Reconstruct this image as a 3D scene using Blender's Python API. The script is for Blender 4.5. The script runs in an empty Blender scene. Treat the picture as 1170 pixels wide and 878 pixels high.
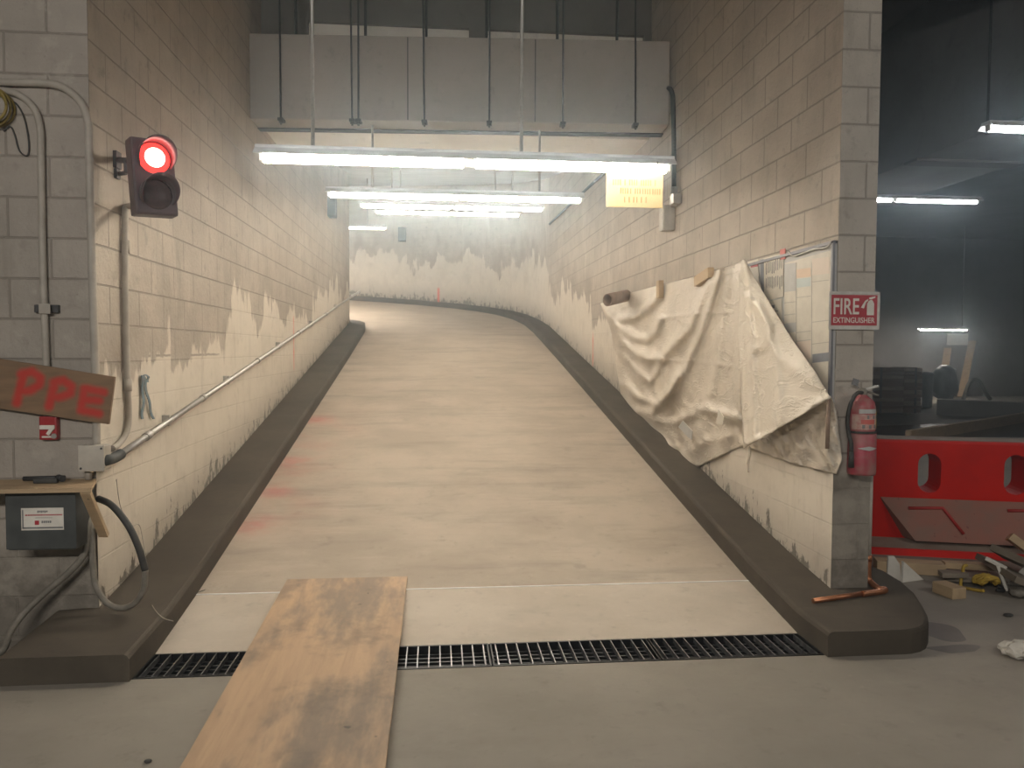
import bpy, bmesh, math, random
from mathutils import Vector, Matrix
random.seed(7)
C = bpy.context.scene.collection
PI = math.pi
# ------------------------------------------------------------------ camera
W, H, F = 1170.0, 878.0, 880.0
YAW, PITCH, ROLL = math.atan(85 / 880), math.atan(39 / 880), math.radians(0.25)
CAM = Vector((0, 0, 1.5))
fw = Vector((math.sin(YAW) * math.cos(PITCH), math.cos(YAW) * math.cos(PITCH), -math.sin(PITCH)))
rt = Vector((math.cos(YAW), -math.sin(YAW), 0))
up = rt.cross(fw)
rt2 = rt * math.cos(ROLL) + up * math.sin(ROLL)
up2 = up * math.cos(ROLL) - rt * math.sin(ROLL)
cd = bpy.data.cameras.new('camera'); cam = bpy.data.objects.new('camera', cd); C.objects.link(cam)
cd.sensor_width = 36; cd.lens = 36 * F / W; cd.clip_start = 0.05; cd.clip_end = 200
cam.matrix_world = Matrix(((rt2.x, up2.x, -fw.x, CAM.x), (rt2.y, up2.y, -fw.y, CAM.y), (rt2.z, up2.z, -fw.z, CAM.z), (0, 0, 0, 1)))
bpy.context.scene.camera = cam


def ray(px, py):
    return fw + rt2 * ((px - W / 2) / F) - up2 * ((py - H / 2) / F)
def atx(px, py, X): d = ray(px, py); return CAM + d * ((X - CAM.x) / d.x)
def aty(px, py, Y): d = ray(px, py); return CAM + d * ((Y - CAM.y) / d.y)
def atz(px, py, Z): d = ray(px, py); return CAM + d * ((Z - CAM.z) / d.z)
def atd(px, py, D): return CAM + ray(px, py) * D

XL, XR, XR2, YF = -1.744, 2.216, 2.436, 4.115       # tunnel walls, outer face of the right wall, front plane
SL = 0.165
def ramp_z(y):
    if y < 3.87: return 0.0
    if y < 4.52: return 0.085 * (y - 3.87) / 0.65
    return 0.085 + SL * (y - 4.52)

# ------------------------------------------------------------------ shader helpers
class G:
    def __init__(s, name):
        s.mat = bpy.data.materials.new(name); s.mat.use_nodes = True
        s.nt = s.mat.node_tree; s.nt.nodes.clear()
        s.out = s.nt.nodes.new('ShaderNodeOutputMaterial')
        s.tc = s.nt.nodes.new('ShaderNodeTexCoord')
        s.obj = s.tc.outputs['Object']; s.uv = s.tc.outputs['UV']
    def lk(s, v, inp):
        if isinstance(v, bpy.types.NodeSocket): s.nt.links.new(v, inp)
        elif isinstance(v, tuple) and len(v) == 3 and inp.type == 'RGBA': inp.default_value = (*v, 1)
        else: inp.default_value = v
    def m(s, op, a, b=0.0, c=0.0, clamp=False):
        n = s.nt.nodes.new('ShaderNodeMath'); n.operation = op; n.use_clamp = clamp
        for i, v in enumerate((a, b, c)): s.lk(v, n.inputs[i])
        return n.outputs[0]
    def add(s, a, b): return s.m('ADD', a, b)
    def sub(s, a, b): return s.m('SUBTRACT', a, b)
    def mul(s, a, b): return s.m('MULTIPLY', a, b)
    def mn(s, a, b): return s.m('MINIMUM', a, b)
    def mx(s, a, b): return s.m('MAXIMUM', a, b)
    def inv(s, a): return s.m('SUBTRACT', 1.0, a)
    def ss(s, x, lo, hi):
        n = s.nt.nodes.new('ShaderNodeMapRange'); n.interpolation_type = 'SMOOTHSTEP'
        s.lk(x, n.inputs[0]); n.inputs[1].default_value = lo; n.inputs[2].default_value = hi
        return n.outputs[0]
    def sep(s, v):
        n = s.nt.nodes.new('ShaderNodeSeparateXYZ'); s.lk(v, n.inputs[0]); return n.outputs
    def comb(s, x, y, z):
        n = s.nt.nodes.new('ShaderNodeCombineXYZ')
        for i, v in enumerate((x, y, z)): s.lk(v, n.inputs[i])
        return n.outputs[0]
    def scl(s, v, sc):
        n = s.nt.nodes.new('ShaderNodeVectorMath'); n.operation = 'MULTIPLY'; s.lk(v, n.inputs[0]); n.inputs[1].default_value = sc
        return n.outputs[0]
    def noise(s, scale, detail=4, rough=.55, vec=None, dist=0.0):
        n = s.nt.nodes.new('ShaderNodeTexNoise'); s.lk(vec if vec is not None else s.obj, n.inputs['Vector'])
        n.inputs['Scale'].default_value = scale; n.inputs['Detail'].default_value = detail; n.inputs['Roughness'].default_value = rough
        n.inputs['Distortion'].default_value = dist
        return n.outputs['Fac']
    def mix(s, f, a, b):
        n = s.nt.nodes.new('ShaderNodeMix'); n.data_type = 'RGBA'
        s.lk(f, n.inputs[0]); s.lk(a, n.inputs[6]); s.lk(b, n.inputs[7])
        return n.outputs[2]
    def brick(s, vec, w=.406, h=.2032, mortar=.006, smooth=.3):
        n = s.nt.nodes.new('ShaderNodeTexBrick'); s.lk(vec, n.inputs['Vector'])
        n.inputs['Scale'].default_value = 1; n.inputs['Mortar Size'].default_value = mortar; n.inputs['Mortar Smooth'].default_value = smooth
        n.inputs['Brick Width'].default_value = w; n.inputs['Row Height'].default_value = h
        n.inputs['Color1'].default_value = (0, 0, 0, 1); n.inputs['Color2'].default_value = (1, 1, 1, 1); n.inputs['Mortar'].default_value = (.5, .5, .5, 1)
        return n.outputs['Fac'], n.outputs['Color']
    def seg(s, u, v, a, b):
        ax, ay = a; bx, by = b; dx, dy = bx - ax, by - ay; L = dx * dx + dy * dy or 1e-9
        pu, pv = s.sub(u, ax), s.sub(v, ay)
        t = s.m('MULTIPLY', s.add(s.mul(pu, dx), s.mul(pv, dy)), 1 / L, clamp=True)
        eu, ev = s.sub(pu, s.mul(t, dx)), s.sub(pv, s.mul(t, dy))
        return s.m('SQRT', s.add(s.mul(eu, eu), s.mul(ev, ev)))
    def finish(s, col, rough=.8, metal=0.0, height=None, bump=.3, dist=.01, spec=.4, trans=0.0, alpha=None):
        p = s.nt.nodes.new('ShaderNodeBsdfPrincipled')
        s.lk(col, p.inputs['Base Color']); s.lk(rough, p.inputs['Roughness']); s.lk(metal, p.inputs['Metallic'])
        p.inputs['Specular IOR Level'].default_value = spec
        if height is not None:
            b = s.nt.nodes.new('ShaderNodeBump'); b.inputs['Strength'].default_value = bump; b.inputs['Distance'].default_value = dist
            s.lk(height, b.inputs['Height']); s.nt.links.new(b.outputs[0], p.inputs['Normal'])
        res = p.outputs[0]
        if trans:
            t = s.nt.nodes.new('ShaderNodeBsdfTranslucent'); s.lk(col, t.inputs[0])
            mx = s.nt.nodes.new('ShaderNodeMixShader'); mx.inputs[0].default_value = trans
            s.nt.links.new(res, mx.inputs[1]); s.nt.links.new(t.outputs[0], mx.inputs[2]); res = mx.outputs[0]
        s.nt.links.new(res, s.out.inputs[0])
        return s.mat


def plain(name, c1, c2=None, scale=6, rough=.7, metal=0.0, bump=.15, spec=.5, stretch=None, detail=5, trans=0.0):
    g = G(name); c2 = c2 or tuple(x * .75 for x in c1)
    vec = g.scl(g.obj, stretch) if stretch else None
    n = g.noise(scale, detail, .6, vec)
    return g.finish(g.mix(g.ss(n, .3, .7), c1, c2), rough, metal, n, bump, .004, spec, trans)


def emit(name, col, strength):
    g = G(name); e = g.nt.nodes.new('ShaderNodeEmission'); e.inputs[0].default_value = (*col, 1); e.inputs[1].default_value = strength
    g.nt.links.new(e.outputs[0], g.out.inputs[0]); return g.mat


BLOCK_A, BLOCK_B = (.50, .44, .365), (.40, .35, .29)
PAINT = (.72, .66, .56)
def wall_mat(name, voff=0.0, paint=True, marks=(), base=(BLOCK_A, BLOCK_B), plaster_z=None, lvl=1.50, joint=1.0):
    g = G(name)
    u, v, _ = g.sep(g.uv); x, y, z = g.sep(g.obj)
    fac, bc = g.brick(g.comb(u, g.add(v, voff), 0.0))
    fac = g.mul(fac, joint)
    n1 = g.noise(2.2, 6, .62); n2 = g.noise(28, 5, .6); n3 = g.noise(9, 6, .65)
    col = g.mix(g.ss(n1, .32, .68), *base)
    tone = g.mul(g.sub(g.sep(bc)[0], .5), g.inv(fac))
    col = g.mix(g.m('ADD', g.mul(tone, .18), .10, clamp=True), col, (.46, .42, .36))
    col = g.mix(g.mul(g.ss(n3, .56, .72), .45), col, (.20, .175, .145))
    col = g.mix(g.mul(fac, .55), col, (.19, .165, .135))
    pit = g.noise(75, 3, .6); col = g.mix(g.mul(g.ss(pit, .62, .72), .45), col, (.20, .17, .14))
    stn = g.noise(1.0, 6, .7, g.comb(g.mul(u, 5), g.mul(g.sep(g.obj)[2], .8), 9.0)); col = g.mix(g.mul(g.ss(stn, .56, .72), .40), col, (.22, .19, .15))
    hgt = g.add(g.mul(fac, -.55), g.mul(n2, .5))
    rough = .72
    if paint:
        dr = g.noise(1.0, 5, .6, g.comb(g.mul(u, 3.2), g.mul(z, .7), 0.0))
        big = g.noise(.75, 4, .6, g.comb(u, g.mul(z, .8), 3.3))
        level = g.add(lvl, g.mul(g.sub(y, 5.0), .118))
        edge = g.add(g.sub(level, z), g.add(g.mul(g.sub(dr, .5), 1.3), g.mul(g.sub(big, .5), 1.5)))
        band = g.mul(g.ss(edge, -.75, -.12), g.add(.35, g.mul(g.ss(g.noise(1.6, 6, .66), .38, .62), .65)))
        col = g.mix(g.mul(band, .75), col, (.30, .255, .205))
        pm = g.mul(g.ss(edge, -.02, .05), g.add(.62, g.mul(g.ss(n1, .25, .6), .38)))
        pcol = g.mix(g.ss(n1, .35, .7), PAINT, (.58, .525, .44))
        pcol = g.mix(g.mul(g.ss(n3, .52, .75), .35), pcol, (.36, .32, .26))
        pcol = g.mix(g.mul(fac, .05), pcol, (.35, .31, .26))
        pcol = g.mix(g.mul(g.ss(g.noise(1.0, 6, .7, g.comb(g.mul(u, 7), g.mul(z, 1.1), 5.0)), .54, .70), .30), pcol, (.30, .26, .21))
        crk = g.mul(g.ss(g.m('ABSOLUTE', g.sub(z, g.add(1.455, g.mul(g.sub(n3, .5), .03)))), .011, .004), g.mul(g.ss(y, 6.6, 6.2), g.ss(n1, .40, .46)))
        pcol = g.mix(g.mul(crk, .7), pcol, (.16, .135, .105))
        col = g.mix(pm, col, pcol)
        # flaking and dirt close to the kerb
        rz = g.add(.085, g.mul(g.sub(y, 4.52), SL))
        hk = g.sub(z, g.add(rz, .12))
        pn = g.noise(1.0, 6, .72, g.comb(g.mul(u, 15), g.mul(z, 5.5), 1.7))
        flake = g.ss(g.sub(g.sub(pn, .47), g.mul(hk, .95)), .0, .04)
        col = g.mix(g.mul(flake, .85), col, (.085, .075, .06))
        hgt = g.sub(hgt, g.mul(flake, .8))
        dirt = g.mul(g.ss(g.add(hk, g.mul(g.sub(n1, .5), .5)), .45, .0), .35)
        col = g.mix(dirt, col, (.19, .165, .13))
        hgt = g.add(g.mul(hgt, g.inv(g.mul(pm, .82))), g.mul(pm, .35))
    else:
        pn = g.noise(5, 6, .7); st = g.ss(pn, .58, .66)
        col = g.mix(g.mul(st, .35), col, (.46, .42, .36))
    if plaster_z is not None:
        lo = g.ss(g.add(g.sub(plaster_z, z), g.mul(g.sub(n1, .5), .7)), -.02, .06)
        col = g.mix(lo, col, g.mix(g.ss(n3, .35, .65), (.30, .27, .225), (.23, .205, .17)))
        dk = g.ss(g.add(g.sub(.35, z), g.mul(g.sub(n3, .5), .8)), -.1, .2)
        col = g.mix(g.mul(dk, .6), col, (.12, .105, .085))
    for (axis, c, z0, z1) in marks:
        a = (x, y, u)[axis]
        mk = g.mul(g.ss(g.m('ABSOLUTE', g.sub(a, c)), .045, .012), g.mul(g.ss(z, z0 - .03, z0 + .05), g.ss(z, z1 + .03, z1 - .05)))
        col = g.mix(g.mul(mk, g.add(.35, g.mul(g.ss(n3, .35, .6), .55))), col, (.75, .12, .07))
    return g.finish(col, rough, 0, hgt, .9, .012, .35)


def concrete(name, c1, c2, c3, rough=.8, stretch=(1, 1, 1), streak=.5, red=False, scale=1.3):
    g = G(name); x, y, z = g.sep(g.obj)
    n1 = g.noise(scale, 7, .62); n2 = g.noise(1.0, 6, .66, g.scl(g.obj, stretch)); n3 = g.noise(60, 4, .6); n4 = g.noise(6, 6, .7)
    col = g.mix(g.ss(n1, .35, .66), c1, c2)
    col = g.mix(g.mul(g.ss(n2, .48, .72), streak), col, c3)
    col = g.mix(g.mul(g.ss(n4, .56, .72), .38), col, tuple(v * .55 for v in c2))
    n5 = g.noise(22, 5, .75); col = g.mix(g.mul(g.ss(n5, .58, .70), .28), col, tuple(v * .5 for v in c2)); col = g.mix(g.mul(g.ss(n5, .40, .30), .25), col, tuple(min(1, v * 1.35) for v in c1))
    col = g.mix(g.mul(g.ss(g.sub(.42, n2), 0, .2), streak * .6), col, tuple(min(1, v * 1.25) for v in c1))
    if red:
        wx = g.ss(x, -.55, -1.30)
        wy = g.mul(g.ss(y, 4.7, 6.2), g.ss(y, 9.6, 8.0))
        rn = g.noise(1.0, 5, .6, g.comb(g.mul(x, 1.6), g.mul(y, 2.3), 0.0))
        col = g.mix(g.mul(g.mul(wx, wy), g.mul(g.ss(rn, .38, .72), .22)), col, (.52, .15, .10))
        for (a, b) in red:
            dx = g.mul(g.sub(x, a), 3.4); dy = g.mul(g.sub(y, b), 3.2)
            dd = g.m('SQRT', g.add(g.mul(dx, dx), g.mul(dy, dy)))
            col = g.mix(g.mul(g.ss(dd, .9, .05), g.mul(g.ss(n4, .25, .6), .38)), col, (.50, .07, .05))
    return g.finish(col, g.add(rough - .12, g.mul(n1, .24)), 0, g.add(g.mul(n3, .3), n4), .25, .006, .4)


def wood(name, c1, c2, c3, axis=1, grain=1.0, rough=.65, stain=.5):
    g = G(name); x, y, z = g.sep(g.obj)
    st = [14, 14, 14]; st[axis] = 1.2
    n1 = g.noise(grain, 7, .65, g.scl(g.obj, tuple(st)), .6)
    n2 = g.noise(2.6, 6, .65); n3 = g.noise(1.0, 5, .7, g.scl(g.obj, tuple(3 if k != axis else 1.0 for k in range(3))))
    n4 = g.noise(11, 3, .5)
    col = g.mix(g.ss(n1, .33, .67), c1, c2)
    col = g.mix(g.mul(g.ss(n3, .46, .64), stain * .8), col, c3)
    col = g.mix(g.mul(g.ss(n2, .50, .68), stain * .6), col, tuple(v * .7 for v in c3))
    col = g.mix(g.mul(g.ss(n4, .73, .77), .7), col, tuple(v * .3 for v in c3))
    return g.finish(col, rough, 0, n1, .12, .003, .35)


M = {}
M['wall_left'] = wall_mat('painted_block_left', .0, True, marks=[(1, 9.6, 1.25, 1.9)])
M['wall_right'] = wall_mat('painted_block_right', .09, True, marks=[(1, 10.9, 1.25, 1.75)])
M['wall_far'] = wall_mat('painted_block_far', .05, True, marks=[(0, .02, 2.65, 3.1)], lvl=2.0, joint=.3, base=((.60, .55, .47), (.52, .47, .40)))  # base lightened and joints faded to stand for glare at the far end
M['wall_front'] = wall_mat('painted_block_front', -.02, False, base=((.36, .32, .275), (.29, .26, .222)), plaster_z=.55)
M['pier'] = wall_mat('painted_block_pier', .09, False, base=((.46, .415, .355), (.38, .345, .295)), plaster_z=.80)
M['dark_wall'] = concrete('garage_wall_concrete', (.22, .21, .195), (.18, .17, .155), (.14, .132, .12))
M['ramp'] = concrete('ramp_concrete', (.42, .36, .287), (.345, .292, .231), (.245, .208, .165), stretch=(.7, 3.6, 1), streak=.7,
                     red=[(-1.28, 8.45), (-1.30, 7.0), (-1.30, 6.25), (-1.30, 5.55)])
M['apron'] = concrete('apron_concrete', (.50, .44, .365), (.43, .375, .305), (.33, .29, .235), stretch=(1, 2, 1), streak=.45)
M['floor'] = concrete('floor_concrete', (.29, .262, .22), (.24, .216, .18), (.195, .175, .147), stretch=(1.2, 2.2, 1), streak=.5, scale=.9)
M['kerb'] = concrete('kerb_concrete', (.084, .069, .050), (.058, .047, .034), (.040, .033, .024), rough=.85, stretch=(1.5, 1.5, 5), streak=.6)
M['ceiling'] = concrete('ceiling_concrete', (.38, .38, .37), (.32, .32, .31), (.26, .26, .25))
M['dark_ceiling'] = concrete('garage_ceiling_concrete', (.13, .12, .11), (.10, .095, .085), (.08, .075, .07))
M['plaster'] = concrete('plaster_strip', (.84, .79, .70), (.78, .73, .64), (.70, .65, .56))
M['beam'] = concrete('beam_fireproofing', (.20, .182, .155), (.16, .145, .122), (.12, .108, .09))
M['garage_duct'] = concrete('garage_duct_sheet', (.20, .195, .185), (.165, .16, .15), (.13, .125, .118))
M['duct'] = concrete('duct_board', (.40, .36, .32), (.36, .325, .285), (.32, .29, .255), rough=.85)
M['pit'] = plain('trench_black', (.012, .012, .012), rough=.9)
M['grate'] = plain('grate_steel', (.035, .037, .04), (.02, .02, .022), 20, .45, .7)
M['grate_bright'] = plain('worn_grate_steel', (.30, .31, .32), (.14, .14, .15), 30, .35, .8)
M['ply'] = wood('plywood', (.50, .345, .215), (.41, .28, .175), (.20, .165, .135), axis=1, stain=.95)
M['ply_edge'] = wood('plywood_edge', (.50, .33, .17), (.36, .23, .12), (.28, .19, .11), axis=1, stain=.3)
M['steel'] = plain('galvanised_conduit', (.50, .49, .46), (.40, .39, .36), 14, .42, .75)
M['painted_pipe'] = plain('painted_conduit', (.40, .365, .31), (.32, .29, .245), 12, .6)
M['black_metal'] = plain('black_rod', (.06, .06, .06), (.04, .04, .04), 20, .6, .3)
M['white_metal'] = plain('white_enamel', (.72, .72, .70), (.60, .60, .58), 8, .45)
M['grey_box'] = plain('grey_enamel', (.075, .08, .077), (.052, .056, .054), 8, .65, spec=.25)
M['jbox'] = plain('dusty_box_steel', (.50, .465, .40), (.40, .37, .32), 10, .6, .2)
M['tube'] = emit('fluorescent_tube', (1.0, .91, .775), 35)
M['tube_fill'] = emit('fill_tube_bend', (1.0, .94, .85), 110)  # boosted emission for the unseen lamps added round the bend
M['tube_far'] = emit('fluorescent_tube_far', (1.0, .97, .92), 60)
M['tube_dim'] = emit('fluorescent_tube_garage', (.97, .98, 1.0), 15)
M['red_lens'] = emit('lit_red_lens', (1.0, .014, .011), 3)
M['led_core'] = emit('lit_red_leds', (1.0, .42, .36), 15)
M['dark_lens'] = plain('unlit_lens', (.05, .03, .03), (.03, .02, .02), 60, .25)
M['signal_body'] = plain('signal_housing', (.075, .055, .06), (.05, .04, .045), 12, .5)
M['blue'] = plain('blue_tape', (.09, .16, .20), (.12, .14, .15), 20, .6)
def sheeting(name, c1, c2):
    g = G(name); n = g.noise(2.2, 6, .65); n2 = g.noise(1.0, 5, .6, g.scl(g.obj, (6, 2.2, 7)), 1.2); n3 = g.noise(30, 3, .5)
    w_ = g.m('ABSOLUTE', g.sub(n2, .5)); cr = g.ss(w_, .035, .0)
    c = g.mix(g.ss(n, .32, .68), c1, c2); c = g.mix(g.mul(g.ss(g.noise(5, 6, .7), .55, .72), .35), c, tuple(v * .62 for v in c2))
    return g.finish(c, .42, 0, g.add(g.mul(cr, .5), g.add(g.mul(n2, 1.3), g.mul(n3, .1))), .55, .02, .4, .06)
M['tarp'] = sheeting('dusty_white_sheeting', (.72, .645, .54), (.60, .535, .44))
M['flap'] = sheeting('white_sheeting_flap', (.78, .71, .60), (.70, .63, .525))
M['lumber'] = wood('pale_lumber', (.50, .37, .22), (.42, .30, .18), (.30, .22, .14), axis=0, stain=.4)
M['lumber_y'] = wood('pale_lumber_lengthwise', (.50, .37, .22), (.42, .30, .18), (.30, .22, .14), axis=1, stain=.4)
M['grey_lumber'] = wood('weathered_lumber', (.25, .21, .16), (.20, .165, .125), (.13, .11, .085), axis=0, stain=.4)
M['dark_lumber'] = wood('brown_lumber', (.17, .085, .05), (.12, .06, .036), (.06, .035, .025), axis=0, stain=.4)
M['paper'] = plain('paper', (.62, .58, .49), (.54, .50, .42), 9, .5)
M['ink'] = plain('grey_ink', (.20, .20, .20), (.15, .15, .15), 9, .7)
M['pale_ink'] = plain('pale_grey_ink', (.42, .40, .36), (.36, .34, .30), 9, .7)
M['navy'] = plain('navy_print', (.22, .23, .25), (.18, .19, .21), 9, .6)
M['redprint'] = plain('red_print', (.42, .03, .045), (.34, .025, .035), 9, .5)
M['pinkred'] = plain('red_flag_print', (.55, .12, .10), (.45, .10, .08), 9, .5)
M['greyprint'] = plain('grey_print', (.46, .46, .44), (.40, .40, .38), 9, .5)
M['orangeprint'] = plain('orange_print', (.66, .50, .36), (.60, .46, .33), 9, .5)
M['blueprint'] = plain('pale_blue_print', (.47, .53, .51), (.42, .48, .46), 9, .5)
M['peachprint'] = plain('peach_print', (.66, .56, .47), (.61, .52, .43), 9, .5)
M['board'] = plain('board_frame_grey', (.20, .20, .215), (.15, .15, .165), 9, .45, .2)
M['sleeve'] = plain('plastic_sleeve', (.62, .60, .55), (.50, .48, .44), 20, .25)
M['alarm'] = plain('alarm_red', (.36, .02, .025), (.28, .018, .02), 9, .4)
M['white'] = plain('dusty_white', (.70, .67, .60), (.60, .57, .50), 9, .55)
M['ext_red'] = plain('extinguisher_red', (.36, .025, .05), (.34, .16, .14), 16, .5)
M['ext_cover'] = plain('dusty_red_cover', (.37, .03, .06), (.30, .16, .14), 10, .5)
M['ext_dust'] = plain('dusty_pink_label', (.52, .40, .33), (.45, .20, .18), 34, .6)
M['rubber'] = plain('black_rubber', (.025, .025, .024), (.05, .047, .04), 30, .6)
M['dusty_cable'] = plain('dusty_grey_cable', (.22, .20, .165), (.15, .135, .11), 20, .7)
M['copper'] = plain('copper', (.52, .22, .11), (.36, .16, .085), 16, .38, .85)
M['barrier'] = plain('red_plastic', (.60, .012, .005), (.50, .010, .005), 3, .55, 0, .05, .2)
M['barrier_bright'] = plain('bright_red_plastic', (.66, .016, .010), (.55, .014, .010), 3, .45, 0, .05)
M['rib'] = plain('clean_red_plastic', (.40, .022, .016), (.32, .02, .015), 6, .5, 0, .05)
def dusty_red():
    g = G('dusty_red_plastic'); n = g.noise(3.5, 6, .65); n2 = g.noise(1.2, 5, .6); n3 = g.noise(25, 3, .5)
    c = g.mix(g.ss(n, .38, .62), (.30, .12, .085), (.24, .135, .10)); c = g.mix(g.mul(g.ss(n2, .5, .65), .6), c, (.42, .04, .03))
    c = g.mix(g.mul(g.ss(n3, .68, .74), .6), c, (.12, .02, .015))
    return g.finish(c, .65, 0, n, .1, .004, .4)
M['barrier_dust'] = dusty_red()
M['dust_grey'] = plain('dust_on_plastic', (.30, .24, .19), (.24, .17, .13), 5, .8)
M['yellow'] = plain('yellow_strap', (.50, .33, .035), (.34, .22, .03), 16, .65)
M['yellow_cable'] = plain('yellow_cable', (.30, .22, .045), (.20, .15, .03), 16, .6)
M['board_red'] = None
M['cream'] = plain('cream_sign', (.88, .78, .58), (.86, .75, .54), 6, .5, trans=.6)
M['cream_ink'] = plain('faded_sign_print', (.74, .58, .38), (.70, .54, .34), 6, .6, trans=.5)
M['crumple'] = plain('crumpled_paper', (.60, .57, .50), (.48, .45, .39), 9, .7)
M['sack'] = plain('dark_bag', (.055, .06, .06), (.035, .04, .04), 8, .5)
M['water'] = plain('wet_concrete', (.05, .045, .042), (.07, .062, .055), 2.2, .16)
M['cardboard'] = plain('brown_cardboard', (.27, .19, .14), (.20, .14, .10), 9, .75)
M['oil'] = plain('damp_patch', (.085, .074, .06), (.13, .115, .095), 3, .5)

# ------------------------------------------------------------------ mesh helpers
def box(bm, c, s, rot=None, bev=0.0, mi=0):
    sx, sy, sz = (v / 2 for v in s); c = Vector(c)
    if bev:
        t = bmesh.new(); bmesh.ops.create_cube(t, size=1); bmesh.ops.scale(t, vec=s, verts=t.verts)
        bmesh.ops.bevel(t, geom=t.edges[:], offset=bev, segments=2, affect='EDGES', profile=.6)
        for f in t.faces: f.material_index = mi
        me = bpy.data.meshes.new('t'); t.to_mesh(me); t.free()
        me.transform(Matrix.Translation(c) @ (rot.to_4x4() if rot else Matrix())); bm.from_mesh(me); bpy.data.meshes.remove(me); return
    vs = []
    for x, y, z in ((-1, -1, -1), (1, -1, -1), (1, 1, -1), (-1, 1, -1), (-1, -1, 1), (1, -1, 1), (1, 1, 1), (-1, 1, 1)):
        p = Vector((x * sx, y * sy, z * sz)); p = rot @ p if rot else p; vs.append(bm.verts.new(c + p))
    for q in ((3, 2, 1, 0), (4, 5, 6, 7), (0, 1, 5, 4), (1, 2, 6, 5), (2, 3, 7, 6), (3, 0, 4, 7)):
        f = bm.faces.new([vs[k] for k in q]); f.material_index = mi


def smooth_path(pts, n=6):
    pts = [Vector(p) for p in pts]
    if len(pts) < 3: return pts
    out = []
    for i in range(len(pts) - 1):
        p0 = pts[max(i - 1, 0)]; p1 = pts[i]; p2 = pts[i + 1]; p3 = pts[min(i + 2, len(pts) - 1)]
        for k in range(n):
            t = k / n
            out.append(.5 * ((2 * p1) + (p2 - p0) * t + (2 * p0 - 5 * p1 + 4 * p2 - p3) * t * t + (3 * p1 - p0 - 3 * p2 + p3) * t ** 3))
    out.append(pts[-1]); return out


def tube(bm, pts, r, n=10, caps=True, flat=None):
    pts = [Vector(p) for p in pts]; rings = []
    t0 = (pts[1] - pts[0]).normalized()
    ref = Vector((0, 0, 1)) if abs(t0.z) < .9 else Vector((1, 0, 0))
    nrm = t0.cross(ref).normalized()
    for i, p in enumerate(pts):
        a = pts[max(i - 1, 0)]; b = pts[min(i + 1, len(pts) - 1)]
        t = (b - a).normalized() if (b - a).length > 1e-9 else t0
        nrm = (nrm - t * nrm.dot(t)).normalized(); bi = t.cross(nrm)
        rr = r[i] if isinstance(r, (list, tuple)) else r
        rings.append([bm.verts.new(p + (nrm * math.cos(2 * PI * k / n) + bi * math.sin(2 * PI * k / n)) * rr) for k in range(n)])
    for a, b in zip(rings, rings[1:]):
        for k in range(n):
            f = bm.faces.new((a[k], a[(k + 1) % n], b[(k + 1) % n], b[k])); f.smooth = True
    if caps:
        bm.faces.new(rings[0][::-1]); bm.faces.new(rings[-1])


def lathe(bm, prof, c, axis='Z', n=24, rot=None):
    """prof: (radius, height) list."""
    rings = []; c = Vector(c)
    for r, h in prof:
        ring = []
        for k in range(n):
            a = 2 * PI * k / n; p = Vector((r * math.cos(a), r * math.sin(a), h))
            ring.append(bm.verts.new(c + (rot @ p if rot else p)))
        rings.append(ring)
    for a, b in zip(rings, rings[1:]):
        for k in range(n):
            f = bm.faces.new((a[k], a[(k + 1) % n], b[(k + 1) % n], b[k])); f.smooth = True
    bm.faces.new(rings[0][::-1]); bm.faces.new(rings[-1])


def prism(bm, poly, off, mi=0):
    """extrude a 3D polygon (list of Vector) by the vector off"""
    a = [bm.verts.new(Vector(p)) for p in poly]; b = [bm.verts.new(Vector(p) + Vector(off)) for p in poly]
    fs = [bm.faces.new(a[::-1]), bm.faces.new(b)]
    for k in range(len(a)):
        fs.append(bm.faces.new((a[k], a[(k + 1) % len(a)], b[(k + 1) % len(a)], b[k])))
    for f in fs: f.material_index = mi


def wloc(o):
    v = Vector((0, 0, 0))
    while o: v += o.location; o = o.parent
    return v


def obj(name, bm, mat, parent=None, loc=None):
    """link bm (built in world coordinates) as one mesh object; loc = its own origin"""
    bmesh.ops.recalc_face_normals(bm, faces=bm.faces[:])
    me = bpy.data.meshes.new(name)
    pw = wloc(parent) if parent else Vector((0, 0, 0))
    lo = Vector(loc) if loc is not None else pw
    bmesh.ops.translate(bm, vec=-lo, verts=bm.verts); bm.to_mesh(me); bm.free()
    o = bpy.data.objects.new(name, me); C.objects.link(o)
    for m_ in (mat if isinstance(mat, (list, tuple)) else [mat]): me.materials.append(m_)
    if parent: o.parent = parent
    o.location = lo - pw
    return o


def tag(o, label, cat, group=None, kind=None):
    o['label'] = label; o['category'] = cat
    if group: o['group'] = group
    if kind: o['kind'] = kind
    return o


def thing(name, label, cat, loc, group=None):
    o = bpy.data.objects.new(name, None); C.objects.link(o); o.location = loc; o.empty_display_size = .1
    return tag(o, label, cat, group)


def struct(name, bm, mat, label=None, cat=None):
    o = obj(name, bm, mat); o['kind'] = 'structure'
    if label: o['label'] = label
    o['category'] = cat or name.split('_')[0]
    return o


def solo(name, bm, mat, label, cat, group=None):
    lo = Vector((min(v.co.x for v in bm.verts) + max(v.co.x for v in bm.verts), min(v.co.y for v in bm.verts) + max(v.co.y for v in bm.verts), 0)) / 2
    lo.z = min(v.co.z for v in bm.verts)
    return tag(obj(name, bm, mat, None, lo), label, cat, group)


def copy_tree(o, parent=None):
    c = o.copy(); C.objects.link(c)
    if parent: c.parent = parent
    for ch in list(o.children): copy_tree(ch, c)
    return c

B = bmesh.new

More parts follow.
